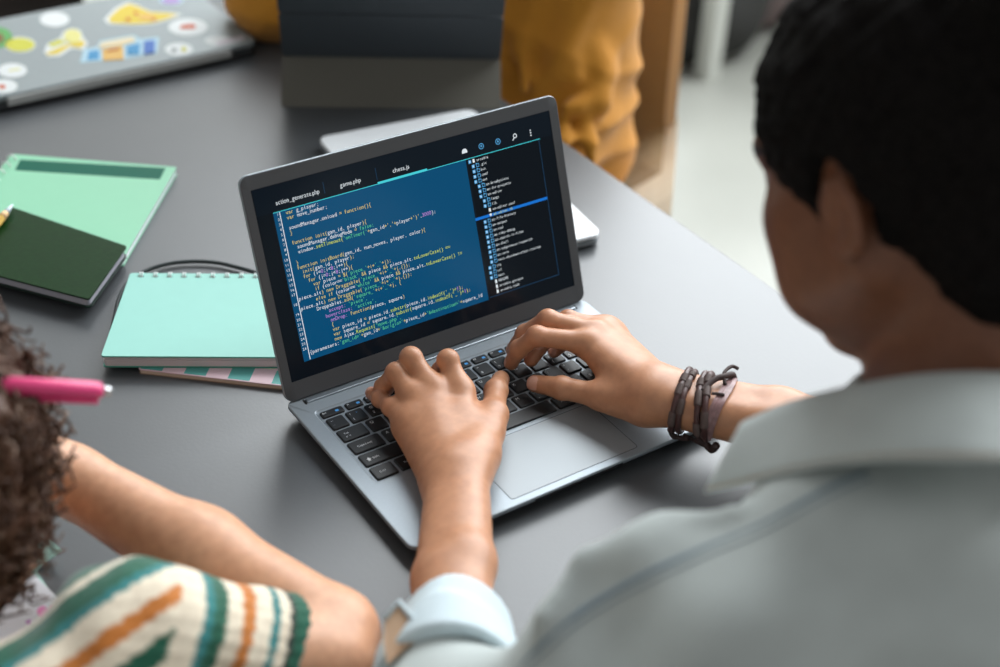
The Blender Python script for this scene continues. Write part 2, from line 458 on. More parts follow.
mb.bridge(Ls[-1], wi, 1); mb.bridge(wi, wj, 1)
lidob = mb.build('lid', [M_alu, M_bezel], laptop); autosmooth(lidob, 30)
mb = MB(); mb.slab(rrect(.0165, LW-.0165, LD-.0125, LD-.0068, .0012, 3), HB-.001, HB+.0016, .001); hg = mb.build('hinge_bar', [mat('hinge_silver', srgb(170, 180, 188), .3, metal=.9)], laptop); autosmooth(hg, 50)
for x in (.0145, LW-.0165): mb = MB(); mb.slab(rrect(x, x+.0018, LD-.0130, LD-.0062, .0005, 2), HB-.002, HB+.0004); mb.build('hinge_gap', [M_rub], laptop)

def glow(name, rgb, s): return mat(name, (.004, .005, .006), .16, spec=.13, emit=srgb(*rgb), estr=s)
SM = [glow('screen_dark', (6, 14, 22), .8), glow('screen_pane', (0, 74, 114), .95), glow('screen_white', (232, 240, 246), .9), glow('screen_yellow', (222, 205, 120), .9),
      glow('screen_green', (90, 205, 150), .9), glow('screen_violet', (190, 140, 220), .9), glow('screen_cyan', (70, 205, 215), 1.0), glow('screen_blue', (20, 112, 205), 1.0),
      glow('screen_line', (32, 74, 110), .8), glow('screen_icon', (90, 170, 225), 1.0), glow('screen_lime', (205, 225, 90), .9), glow('screen_header', (9, 20, 30), .8)]
DK, PN, WH, YE, GR, VI, CY, BL, LI, IC, LM, HD = range(12)
mb = MB()
def rect(x0, x1, y0, y1, m, z):
    mb.cap(mb.loop([lid(q) for q in ((x0, y0, z), (x1, y0, z), (x1, y1, z), (x0, y1, z))]), m)
rect(sl-.0004, LW-.0097, sb-.0004, LH-st+.0004, DK, -.0005)
mm = lambda v: v/1000
rect(mm(9.5), mm(317), mm(169.7), mm(193), HD, -.00045)
rect(mm(24.2), mm(219.4), mm(33.2), mm(169.5), PN, -.00045)
rect(mm(219.4), mm(221.6), mm(34.5), mm(169.2), HD, -.00044)
rect(mm(24.2), mm(303), mm(169.0), mm(169.6), CY, -.00040); rect(mm(127), mm(178.3), mm(168.9), mm(171.0), CY, -.00039)
rect(mm(301.2), mm(301.7), mm(35), mm(168.5), LI, -.0004); rect(mm(221), mm(301.7), mm(34.6), mm(35.1), LI, -.0004)
rect(mm(29.9), mm(30.6), mm(34), mm(168.8), WH, -.0004)
rect(mm(75), mm(75.4), mm(174), mm(184), LI, -.0004); rect(mm(127), mm(127.4), mm(173), mm(184), LI, -.0004)
rect(mm(219.4), mm(301.5), mm(110.6), mm(113.2), BL, -.00042)
rect(mm(219.6), mm(221.2), mm(96), mm(104), DK, -.0004)
T_ = lambda s, x, y, size, m, pitch=None: put_text(mb, s, mm(x), mm(y), mm(size), m, lid, None if pitch is None else mm(pitch), -.00037)
def T_fit(s, x0, x1, y, size, m):
    w = put_text(MB(), s, 0, 0, mm(size), m, lambda p: p); k = mm(x1-x0)/w
    put_text(mb, s, 0, mm(y), mm(size), m, lambda p: lid((mm(x0)+p[0]*k, p[1], p[2])), None, -.00037)
T_fit('action_generate.php', 28.5, 70.7, 175.3, 5.8, WH); T_fit('game.php', 90.6, 111.7, 175.3, 5.8, WH); T_fit('chess.js', 143.8, 161.3, 175.3, 5.8, WH)
CP, LP, X0, Y0 = 2.46, 4.53, 35.6, 165.2
code = [ # (line, column, runs)
 (0, 0, [('var ', YE), ('g_player;', WH)]), (1, 0, [('var ', YE), ('move_number;', WH)]),
 (3, 0, [('soundManager.onload ', WH), ('= function(){', YE)]), (4, 0, [('}', YE)]),
 (6, 0, [('function init', YE), ('(', YE), ('gam_id, player', WH), ('){', YE)]),
 (7, 1.6, [('soundManager.debugMode ', WH), ('= ', YE), ('false;', GR)]),
 (8, 1.6, [('window.', WH), ('setTimeout(', LM), ("'onTimer('", GR), ('+', YE), ('gam_id', WH), ("+','+", YE), ('player', WH), ("+')'", YE), (',', WH), ('3000', VI), (');', WH)]),
 (10, 0, [('}', YE)]),
 (11, 0, [('function initBoard(', YE), ('gam_id, num_moves, player, color', WH), ('){', YE)]),
 (12, 1.6, [('init(', YE), ('gam_id, player', WH), (');', YE)]),
 (13, 1.6, [('for ', YE), ('(i=', WH), ('0', VI), (';i<', WH), ('8', VI), (';i++', WH), ('){', YE)]),
 (14, 3.2, [('for ', YE), ('(j=', WH), ('0', VI), (';j<', WH), ('8', VI), (';j++', WH), ('){', YE)]),
 (15, 4.8, [('var ', YE), ('piece ', WH), ('= $(', YE), ("'piece_'", GR), ('+i+', YE), ("'_'", GR), ('+j);', YE)]),
 (16, 5, [('if ', YE), ('(color==', WH), ("'black' ", GR), ('&& ', YE), ('piece ', WH), ('&& ', YE), ('piece.alt.', WH), ('toLowerCase() ==', LM)]),
 (17, -1.8, [('piece.alt', WH), (') new ', YE), ('Draggable(', YE), ("'piece_'", GR), ('+i+', YE), ("'_'", GR), ('+j,{});', YE)]),
 (18, 4.6, [('else if ', YE), ('(color==', WH), ("'white' ", GR), ('&& ', YE), ('piece ', WH), ('&& ', YE), ('piece.alt.', WH), ('toLowerCase() !=', LM)]),
 (19, -1.8, [('piece.alt', WH), (') new ', YE), ('Draggable(', YE), ("'piece_'", GR), ('+i+', YE), ("'_'", GR), ('+j,{});', YE)]),
 (20, 4.2, [('Droppables.', WH), ('add(', YE), ("'square_'", GR), ('+i+', YE), ("'_'", GR), ('+j, {', YE)]),
 (21, 8.6, [('accept: ', VI), ("'piece',", GR)]), (22, 7, [('hoverclass: ', VI), ("'active',", GR)]),
 (23, 8.6, [('onDrop: ', VI), ('function(', YE), ('piece, square', WH), (')', YE)]), (24, 8.6, [('{', YE)]),
 (25, 8.6, [('var ', YE), ('piece_id ', WH), ('= ', YE), ('piece.id.', WH), ('substr(', LM), ('piece.id.', WH), ('indexOf(', LM), ("'_')+", LM), ('1', VI), (');', YE)]),
 (26, 8.6, [('var ', YE), ('square_id ', WH), ('= ', YE), ('square.id.', WH), ('substr(', LM), ('square.id.', WH), ('indexOf(', LM), ("'_')+", LM), ('1', VI), (');', YE)]),
 (27, 8.6, [('new ', YE), ('Ajax.', WH), ('Request(', LM), ("'move.php',", GR)]),
 (28, -1.8, [('{parameters:', WH), ("'gam_id='", GR), ('+', YE), ('gam_id', WH), ('+', YE), ("'&origin='", GR), ('+', YE), ('piece_id', WH), ('+', YE), ("'&destination='", GR), ('+', YE), ('square_id', WH)]),
]
for ln, c, runs in code:
    x = X0+c*CP
    for s, m in runs: T_(s, x, Y0-ln*LP, 5.0, m, CP); x += len(s)*CP
num = 1
for i in range(28):
    if i in (17, 19): continue
    T_(str(num), 25+(2.2 if num < 10 else 0), Y0+.9-i*LP-.2*(i > 20), 3.4, WH, 2.0); num += 1
tree = [('arcadia', 0), ('.git', 1), ('bin', 1), ('conf', 1), ('ext', 1), ('am-breakpoints', 2), ('am-dir-projects', 2), ('am-editor', 2), ('langs', 3), ('lib', 3), ('am-editor.conf', 4),
        ('am-editor.rb', 5), ('am-file-history', 2), ('am-output', 2), ('am-rad', 2), ('am-ruby-debug', 2), ('am-search-in-files', 2), ('am-shell', 2), ('am-subprocess-inspector', 2), ('am-term', 2),
        ('test-shutdown-after-startup', 2), ('lib', 1), ('tcl', 1), ('test', 1), ('README', 6), ('arcadia.gemspec', 6), ('arcadia.todo', 6)]
for i, (nm, lv) in enumerate(tree):
    y = 165.0-i*4.91; x = 223+{0: 0, 1: 2.9, 2: 5.8, 3: 8.7, 4: 8.7, 5: 8.7, 6: 2.9}[lv]-1
    if lv < 4:
        rect(mm(x), mm(x+2.9), mm(y-.5), mm(y+2.6), IC, -.0004); rect(mm(x+.7), mm(x+2.2), mm(y+.85), mm(y+1.3), WH, -.00038); rect(mm(x+1.2), mm(x+1.7), mm(y+.2), mm(y+2), WH, -.00038)
    xi = x+4.6
    if lv in (4, 6) or i == 0:
        rect(mm(xi), mm(xi+2.2), mm(y-.6), mm(y+2.9), WH, -.0004)
    elif lv == 5: mb.cap(mb.loop([lid((mm(xi+a), mm(y+b), -.00038)) for a, b in ((1.2, -.5), (2.7, 1.6), (1.9, 2.6), (.5, 2.6), (-.3, 1.6))]), WH)
    else:
        for a, b, c, d in ((0, 3.2, -.5, 0), (0, 3.2, 2.2, 2.7), (0, .5, -.5, 2.7), (2.7, 3.2, -.5, 2.7), (0, 1.4, 2.7, 3.2)): rect(mm(xi+a), mm(xi+b), mm(y+c), mm(y+d), IC, -.0004)
    T_(nm, xi+4.2, y, 3.7, LM if lv == 5 else WH, 1.82)
def ring(cx, cy, r0, r1, m, n=18, z=-.00038):
    a = mb.loop([lid((mm(cx+r0*math.cos(2*math.pi*i/n)), mm(cy+r0*math.sin(2*math.pi*i/n)), z)) for i in range(n)])
    b = mb.loop([lid((mm(cx+r1*math.cos(2*math.pi*i/n)), mm(cy+r1*math.sin(2*math.pi*i/n)), z)) for i in range(n)]); mb.bridge(b, a, m)
mb.cap(mb.loop([lid((mm(219.7+a), mm(177+b), -.00038)) for a, b in ((-3, -1.8), (3, -1.8), (3, .2), (2, 1.9), (.8, 2.2), (-1.4, 2.2), (-2.6, .4))]), WH)
for cx in (238.2, 256.7): ring(cx, 177.4, 2.2, 2.8, IC); ring(cx, 177.4, .3, .9, IC); rect(mm(cx-.2), mm(cx+.3), mm(177.4), mm(179), IC, -.00038)
ring(276, 178.4, 1.4, 2.2, WH); mb.cap(mb.loop([lid((mm(a), mm(b), -.00038)) for a, b in ((272.6, 175.0), (273.3, 174.4), (275.3, 176.6), (274.6, 177.2))]), WH)
for dy in (-2.4, 0, 2.4): rect(mm(293.0), mm(294.3), mm(177.2+dy-.6), mm(177.2+dy+.6), WH, -.00038)
mb.build('screen', SM, lidob)

# ------------------------------------------------------------------ closed white laptop behind the open one
M_white = mat('white_shell', srgb(240, 244, 247), .35, spec=.8, noise=.015, nscale=60)
M_grey = mat('grey_edge', srgb(120, 126, 130), .45)
def closed_laptop(name, c, e1, w, d, h, label, mlid, mbase, gap=.0011, group=None):
    e1 = nrm(V(*e1, 0)); e2 = V(-e1[1], e1[0], 0); c = V(*c, 0)
    xf = lambda p: c+e1*p[0]+e2*p[1]+V(0, 0, p[2])
    t = empty(name, c+e1*w/2+e2*d/2, label, 'laptop')
    mb = MB(); mb.slab(rrect(0, w, 0, d, .012, 6), .002, h*.58, .0022, xf=xf, steps=2); b = autosmooth(mb.build('base', [mbase], t))
    mb = MB(); mb.slab(rrect(0, w, 0, d, .012, 6), h*.58+gap, h, .0018, xf=xf, steps=2); l = autosmooth(mb.build('lid', [mlid], t))
    mb = MB(); mb.slab(rrect(.02, w-.02, .012, d-.012, .004, 3), h*.58-.0002, h*.58+gap+.0002, xf=xf); mb.build('hinge', [M_rub], t)
    for fx in (.03, w-.03):
        for fy in (.03, d-.03):
            mb = MB(); mb.slab([(fx+.006*math.cos(i*math.pi/5), fy+.006*math.sin(i*math.pi/5)) for i in range(10)], 0, .0022, xf=xf); mb.build('rubber_foot', [M_rub], t)
    return t, l, xf
e1 = V(.9925, -.122); e2 = V(.122, .9925)
B = V(.421, .308); c0 = B-e1*.201
closed_laptop('closed_laptop', c0, e1, .201, .320, .0150, 'closed white laptop lying behind the open laptop screen', M_white, M_grey)

# ------------------------------------------------------------------ sticker covered laptop
M_silver = mat('silver_lid', srgb(132, 140, 142), .42, metal=.25, noise=.02, nscale=90)
t, slid, xf = closed_laptop('closed_laptop', (-.055, .914), (1, .003), .368, .226, .0215, 'closed silver laptop covered in round and food stickers', M_silver, mat('dark_chassis', srgb(44, 46, 48), .45))
mb = MB()
mb.slab(rrect(.037, .330, -.0030, .006, .002, 2), .0075, .0185, .0015, xf=xf, steps=2); mb.build('hinge_cover', [mat('light_hinge_cover', srgb(172, 174, 172), .4)], t)
ST = {k: mat('sticker_'+k, tuple(.74*c for c in srgb(*v)), .5, spec=.3) for k, v in dict(white=(226, 230, 230), yellow=(222, 196, 60), pale=(228, 222, 140), green=(96, 168, 92), brown=(128, 96, 50), lime=(206, 204, 70), orange=(226, 180, 96), red=(206, 96, 62),
      blue=(60, 146, 196), sky=(176, 210, 226), royal=(62, 110, 190), cream=(230, 212, 172), violet=(176, 140, 200), grey=(140, 146, 146), lilac=(208, 200, 208)).items()}
ZS = .0215
def sticker(label, layers):
    """layers: (colour, outline in photo coordinates put down on the lid)"""
    mb = MB(); ms = []
    for i, (c, pts) in enumerate(layers):
        z0, z1 = ZS, ZS+.00025*(i+1)
        P = [at(u, v, z1) for u, v in pts]; Q = [p-V(0, 0, z1-z0+.0001) for p in P]
        if ST[c] not in ms: ms.append(ST[c])
        k = ms.index(ST[c]); a = mb.loop(Q); b = mb.loop(P); mb.bridge(a, b, k); mb.cap(b, k)
    o = mb.build('sticker', ms, slid); o['label'] = label; return o
def ov(cx, cy, rx, ry, n=22, tilt=0, a0=0): return [(cx+rx*math.cos(2*math.pi*i/n)+tilt*ry*math.sin(-2*math.pi*i/n), cy-ry*math.sin(2*math.pi*i/n)) for i in range(n)]
def grow(pts, s): c = np.mean(pts, axis=0); return [tuple(c+(np.array(p)-c)*s) for p in pts]
sticker('plain white round sticker', [('white', ov(54.5, 19.2, 14.8, 7.4))])
sticker('green round sticker with a brown middle', [('green', ov(0, 37.5, 12.5, 10)), ('brown', ov(-2, 38, 6, 5))])
sticker('yellow round sticker', [('white', ov(20, 44.6, 15.6, 7.8)), ('lime', ov(20, 44.6, 14.6, 6.8))])
sticker('yellow banana sticker with a pale round', [('white', [(44, 52), (47, 44), (60, 38), (64, 31), (72, 28), (80, 30), (83, 37), (88, 43), (83, 50), (72, 48), (60, 56), (48, 57)]),
        ('yellow', [(46, 53), (62, 46), (84, 40), (85, 44), (80, 48), (70, 46), (58, 54), (48, 55)]), ('lime', [(48, 44), (60, 39), (66, 42), (52, 47)]), ('pale', ov(72.5, 36, 8.6, 7))])
pz = [(108, 19), (118, 9), (129, 3.5), (137, 6), (150, 12), (168, 13), (178, 14.5), (166, 19), (152, 23), (132, 24), (112, 23)]
sticker('yellow pizza slice sticker', [('white', grow(pz, 1.13)), ('yellow', pz), ('orange', ov(146, 17, 8, 3)), ('red', ov(136, 13, 2.4, 1.5)), ('red', ov(128, 19, 2.4, 1.5)), ('red', ov(154, 19, 2, 1.2))])
sticker('blue and orange shop front sticker', [('sky', [(80, 62.5), (84, 49), (97, 47), (100, 41), (134, 35), (140, 39), (159, 37), (157, 53), (124, 59)]), ('blue', [(87, 60), (89, 51), (99, 50), (99, 59)]),
        ('orange', [(103, 60.5), (102, 49), (123, 45.5), (124, 59)]), ('cream', [(98, 48), (101, 42.5), (133, 36.5), (136, 41), (122, 45)]), ('blue', [(127, 54), (127, 46), (140, 43), (139, 54)]), ('royal', [(144, 54), (144, 41), (155, 40), (154.5, 52)]), ('red', [(107, 51), (107, 50), (119, 47.8), (119, 48.8)])])
sticker('white round sticker with a red middle', [('white', ov(188, 27, 19.6, 8.6)), ('red', [(180, 29), (181, 25), (192, 23.5), (196, 25.5), (195, 28.5)])])
sticker('small white round sticker with grey marks', [('white', ov(179, 49.3, 14, 6.4)), ('grey', ov(174, 50, 2.6, 2.2)), ('lime', ov(184, 49, 2.4, 2.4))])
sticker('pale lilac strip sticker by the corner', [('white', ov(218, 40.5, 13, 4.4)), ('lilac', [(216, 46), (218, 41), (244, 35.5), (245, 38.5), (226, 44)])])
sticker('violet and blue sticker', [('sky', ov(171, .2, 12, 4.4)), ('violet', ov(171, .4, 9.5, 3.2))])
sticker('white round sticker with pale marks', [('white', ov(12.5, 70.3, 14.6, 7.2)), ('pale', [(8, 71.5), (10, 69.5), (20, 68), (20, 69.5)])])
sticker('white round sticker with a small red mark', [('white', ov(3.5, 86, 14, 6.8)), ('red', ov(2.2, 86.6, 3.4, 2.2))])

# ------------------------------------------------------------------ tablet in a folding case
M_folio = mat('folio_cover_shaded', srgb(56, 62, 68), .6, bump=.05, bscale=500)  # upper panels face downward; their shade is put into this colour
M_folio2 = mat('folio_inner_grey', srgb(96, 94, 86), .8, bump=.05, bscale=500)
F0, F1 = at(281, 107), at(501, 110)
wid = F1-F0; wv = nrm(wid); bk = nrm(V(-wv[1], wv[0], 0))
if bk[1] < 0: bk = -bk
tab = empty('tablet', (F0+F1)/2+bk*.05, 'dark tablet in a folding case standing behind the white laptop', 'tablet')
WT = np.linalg.norm(wid)
K0 = F0+bk*.052+V(0, 0, .046)                  # fold
Tp = K0-bk*.060+V(0, 0, .150)                  # top edge leans toward the near side
def panel(name, A, Bp, m, th, side, x0=0., x1=None, r=.004):
    x1 = WT if x1 is None else x1
    up = Bp-A; L = np.linalg.norm(up); up = up/L; n = nrm(np.cross(wv, up))*side
    mb = MB(); mb.slab(rrect(x0, x1, 0, L, r, 3), 0, th, .0008, xf=lambda p: A+wv*p[0]+up*p[1]+n*p[2], steps=2)
    return autosmooth(mb.build(name, [m], tab))
panel('case_flap', F0+V(0, 0, .0005), K0, M_folio2, .003, -1)
n_ = nrm(np.cross(wv, Tp-K0))
panel('case_cover', K0, K0+(Tp-K0)*.45, M_folio, .003, 1); panel('case_cover', K0+(Tp-K0)*.46, Tp, M_folio, .003, 1)
panel('slate', F0+bk*.105+V(0, 0, .001), F0+bk*.105+(Tp-K0)*1.25, mat('tablet_body', srgb(120, 124, 128), .4, metal=.6), .007, -1)
panel('case_flap', F0+bk*.052+V(0, 0, .0005), F0+bk*.105+V(0, 0, .0005), M_folio2, .002, -1)

# ------------------------------------------------------------------ notebooks on the left
M_mint = mat('mint_cover', srgb(140, 198, 186), .5, noise=.012, nscale=60)
M_mintd = mat('mint_cover_back', srgb(70, 150, 132), .5)
M_page = mat('paper_pages', srgb(206, 198, 200), .8)
M_paper = mat('white_paper', srgb(232, 234, 240), .75)
M_pale = mat('light_green_cover', srgb(130, 192, 158), .45, noise=.012, nscale=50)
M_deep = mat('deep_green_cover', srgb(10, 46, 14), .32, spec=.12, noise=.12, nscale=160, bump=.06, bscale=260)
M_label = mat('teal_label', srgb(0, 88, 70), .5, spec=.15)
M_wire = mat('white_wire', srgb(228, 232, 230), .35)
M_hole = mat('punched_hole', srgb(40, 62, 58), .8)
M_cord = mat('black_elastic', srgb(20, 34, 34), .55)
def quadbox(name, C, z0, z1, m, parent, inset=0.0, r=.003, bev=.0004, lift=(0, 0, 0, 0)):
    """block on four ground corners (near left, near right, far right, far left)"""
    C = [np.array(c[:2], float) for c in C]
    def xf(p):
        s, t_ = p[0], p[1]
        q = (C[0]*(1-s)*(1-t_)+C[1]*s*(1-t_)+C[2]*s*t_+C[3]*(1-s)*t_)
        lf = lift[0]*(1-s)*(1-t_)+lift[1]*s*(1-t_)+lift[2]*s*t_+lift[3]*(1-s)*t_
        return V(q[0], q[1], p[2]+lf)
    w = np.linalg.norm(C[1]-C[0]); d = np.linalg.norm(C[3]-C[0])
    pts = [(x/w, y/d) for x, y in rrect(inset, w-inset, inset, d-inset, max(r, 1e-4), 4)]
    mb = MB(); mb.slab(pts, z0, z1, 0, 0, xf); o = mb.build(name, [m], parent); autosmooth(o, 50); return o, xf, w, d
# mint spiral notebook: near edge 0.21 wide
ZT = .0185; nl = at(101, 356, ZT)[:2]; ed = nrm(at(274, 357, ZT)[:2]-nl); ed2 = V(-ed[1], ed[0])
dd = nrm(V(.087, .112)+ed2*.05)
fl_ = at(143, 273, ZT)[:2]-nl; hN = fl_@ed2; NC = [nl, nl+ed*.21, nl+ed*.21+ed2*hN, nl+ed2*hN+ed*.004]
# patterned notebook underneath
pn0 = at(138, 371, .003)[:2]; ped = nrm(at(278, 387, .003)[:2]-pn0); ped2 = V(-ped[1], ped[0])
PC = [pn0, pn0+ped*.19, pn0+ped*.19+ped2*.13, pn0+ped2*.13]
pnb = empty('notebook', (*np.mean(PC, axis=0), 0), 'thin notebook in a pink, cream and teal pattern under the mint notebook', 'notebook')
quadbox('pages', PC, .0006, .0042, mat('cream_pages', srgb(206, 186, 168), .8), pnb, .0008)
quadbox('cover', PC, 0, .0006, mat('kraft_back', srgb(150, 130, 112), .7), pnb)
o, xf, w, d = quadbox('cover', PC, .0042, .0052, mat('pattern_pink', srgb(226, 196, 204), .5), pnb)
mb = MB(); pal = [mat('pattern_teal', srgb(90, 166, 160), .5), mat('pattern_cream', srgb(226, 222, 196), .5), mat('pattern_pink', srgb(226, 196, 204), .5)]
for i in range(9):
    for j in range(6):
        k = (i*2+j*3) % 4
        if k == 3: continue
        x0, y0 = .002+i*.0205, .0012+j*.0205
        mb.cap(mb.loop([xf((x/w, y/d, .0053)) for x, y in rrect(x0, x0+.0205, y0, y0+.0200, .006 if k == 1 else .0005, 4)]), k)
q = mb.build('pattern', pal, o)
q['label'] = 'teal and cream pattern'
mint = empty('notebook', (*np.mean(NC, axis=0), .005), 'mint green spiral notebook lying left of the open laptop', 'notebook')
ZB = .0056
quadbox('back_cover', NC, ZB, ZB+.0009, M_mintd, mint)
quadbox('pages', NC, ZB+.0009, ZB+.0042, M_page, mint, .0012); quadbox('pages', NC, ZB+.0044, ZB+.0078, M_page, mint, .0008); quadbox('pages', NC, ZB+.0080, ZB+.0115, M_page, mint, .0014)
cov, xf, w, d = quadbox('front_cover', NC, ZB+.0118, ZB+.0129, M_mint, mint)
M_mint_edge = mat('mint_cover_edge', srgb(80, 172, 156), .5)
quadbox('cover_edge', NC, ZB+.0116, ZB+.0127, M_mint_edge, cov, -.0002)
for i in range(14):
    s = (.0115+i*.0143)/w
    mb = MB()
    for off in (-.0011, .0011):
        pth = []
        for k in range(11):
            a = math.pi*(-.55+1.6*k/10)
            pth.append(xf((s+off/w, (d-.0035+.0048*math.sin(a)*1.1+.0002)/d, ZB+.0065+.0088*math.cos(a))))
        mb.tube(pth, .0006, 6)
    mb.build('wire_loop', [M_wire], mint, True)
    mb = MB(); mb.slab([(s+.0032*math.cos(a)/w, 1-(.0062-.0013*math.sin(a))/d) for a in [2*math.pi*q/10 for q in range(10)]], ZB+.0129, ZB+.01305, xf=xf); mb.build('punched_hole', [M_hole], cov)
cp = [at(*q, .004) for q in ((112, 330), (116, 312), (119, 299), (125, 287), (135, 277), (150, 269), (170, 263.5), (192, 261.5), (215, 262.5), (236, 267), (256, 273), (275, 282), (292, 292))]
def smoothpath(P, n=6):
    P = [np.array(p) for p in P]; o = []
    for i in range(len(P)-1):
        p0, p1, p2, p3 = P[max(i-1, 0)], P[i], P[i+1], P[min(i+2, len(P)-1)]
        for k in range(n):
            t_ = k/n; o.append(.5*((2*p1)+(p2-p0)*t_+(2*p0-5*p1+4*p2-p3)*t_**2+(3*p1-p0-3*p2+p3)*t_**3))
    return o+[P[-1]]
mb = MB(); mb.tube(smoothpath(cp), .0021, 8); o = mb.build('elastic_cord', [M_cord], None, True)
tag(o, 'thin black elastic cord looping round the top of the mint notebook', 'cord')

# light green notebook and the dark green one lying on it
zg = .0085
G = [at(127, 258, .0)[:2], None, at(177, 167, zg)[:2], at(12, 154, zg)[:2]]
gr = nrm(at(127, 252, zg)[:2]-at(177, 167, zg)[:2]); gl = G[3]-G[2]
gperp = nrm(gl)
GC = [G[3]+gr*.198, G[2]+gr*.198, G[2], G[3]]            # near left, near right, far right, far left
gre = empty('notebook', (*np.mean(GC, axis=0), 0), 'light green spiral notebook with a teal label strip, under the dark green notebook', 'notebook')
quadbox('back_cover', GC, 0, .0009, M_pale, gre); quadbox('pages', GC, .0009, zg-.001, M_paper, gre, .001)
cov, xf, w, d = quadbox('front_cover', GC, zg-.001, zg, M_pale, gre)
lp = [at(14.8, 170, zg+.0002), at(159.7, 179.3, zg+.0002), at(165.6, 168, zg+.0002), at(20.3, 159.6, zg+.0002)]
mb = MB(); a = mb.loop([p-V(0, 0, .0003) for p in lp]); b = mb.loop(lp); mb.bridge(a, b); mb.cap(b); mb.build('label_strip', [M_label], cov)
for i in range(12):
    c_ = G[3]+gr*(.012+i*.0165)
    pth = []
    dr = -gl/np.linalg.norm(gl)
    for k in range(11):
        a = math.pi*(-.55+1.6*k/10)
        pth.append(V(*(c_+dr*(.004-.0055*math.sin(a))), .0072+.0066*math.cos(a)))
    mb = MB(); mb.tube(pth, .0009, 6); mb.build('wire_loop', [M_wire], gre, True)
# dark green
D0 = at(89, 299, .0206)[:2]; D1 = at(127, 246, .0206)[:2]; D2 = at(0, 203, .0206)[:2]; dv = D2-D1
D2 = D1+nrm(dv)*.155; D3 = D0+nrm(dv+ (at(0, 293, .0206)[:2]-D0)*.8)*.155
DC = [D3, D0, D1, D2]
dk = empty('notebook', (*np.mean(DC, axis=0), 0), 'dark green hardcover notebook leaning on the light green one', 'notebook')
LF = (.0087,)*4
quadbox('back_cover', DC, .0003, .0018, mat('dark_back_cover', srgb(18, 40, 30), .4), dk, 0, .006, lift=LF)
quadbox('pages', DC, .0018, .0100, mat('grey_pages', srgb(168, 168, 178), .7), dk, .0022, .005, lift=LF)
quadbox('front_cover', DC, .0100, .0118, M_deep, dk, 0, .003, lift=LF)
# pencil lying on the dark notebook
pt = at(12.5, 205, .0260); pb = at(-62, 292, .0260)
pdv = nrm(pb-pt)
pen = empty('pencil', pt+pdv*.08, 'wooden pencil with a white tip lying on the dark green notebook', 'pencil')
M_wood = mat('bare_wood', srgb(214, 176, 128), .6, noise=.1, nscale=120)
mb = MB(); mb.tube([pt, pt+pdv*.017], [.0010, .0034], 10); mb.build('tip', [mat('white_lead', srgb(206, 218, 228), .5)], pen, True)
mb = MB(); mb.tube([pt+pdv*.017, pt+pdv*.028], [.0034, .0048], 10); mb.build('sharpened_cone', [M_wood], pen, True)
mb = MB(); mb.tube([pt+pdv*.028, pt+pdv*.12], [.0048, .0048], 6); mb.build('barrel', [mat('pencil_paint', srgb(200, 160, 60), .4)], pen)

# ------------------------------------------------------------------ note paper with hearts, mint folded paper
def sheet(name, pts, z, m, label, cat, th=.0004, lift=None, group=None):
    P = [at(u, v, z) for u, v in pts]
    if lift: P = [p+V(0, 0, l) for p, l in zip(P, lift)]
    mb = MB(); a = mb.loop([p-V(0, 0, th) for p in P]); b = mb.loop(P); mb.bridge(a, b); mb.cap(b); mb.cap(a, 0, True)
    o = mb.build(name, [m]); return tag(o, label, cat, group)
M_notemint = mat('mint_note_paper', srgb(178, 222, 212), .7)
hs = sheet('note_sheet', [(-40, 690), (-60, 560), (18, 558), (68, 608), (40, 660)], .0024, M_paper, 'white note sheet with pink hearts by the boy in stripes', 'paper')
mb = MB(); ms = [mat('heart_pink', srgb(246, 150, 206), .6), mat('heart_violet', srgb(196, 140, 204), .6), mat('mark_rose', srgb(226, 120, 150), .6)]
def heart(cx, cy, s, m, rot):
    P = []
    for i in range(28):
        t_ = 2*math.pi*i/28; x = 16*math.sin(t_)**3; y = 13*math.cos(t_)-5*math.cos(2*t_)-2*math.cos(3*t_)-math.cos(4*t_)
        c, s_ = math.cos(rot), math.sin(rot); P.append(at(cx+s*(x*c-y*s_)/16, cy-s*(x*s_+y*c)/16, .0026))
    mb.cap(mb.loop(P), m)
heart(48.5, 613, 11, 0, .2); heart(28.5, 622, 3, 1, .4); heart(5, 580, 3.6, 2, .9)
mb.build('hearts', ms, hs)
P = [at(20, 560, .0012), at(22, 535, .0012), at(38, 530, .0035), at(63, 551, .016), at(46, 562, .006), at(37, 572, .0012), at(50, 591, .0012)]
mb = MB()
lo_ = mb.loop(P); hi_ = mb.loop([p+V(0, 0, .0004) for p in P])
for tri in ((0, 1, 4), (1, 2, 4), (2, 3, 4), (0, 4, 5), (0, 5, 6)):
    mb.f += [tuple(hi_[i] for i in tri), tuple(lo_[i] for i in reversed(tri))]; mb.m += [0, 0]
o = mb.build('folded_note', [M_notemint]); tag(o, 'mint green folded paper note sticking out under the heart sheet', 'paper')

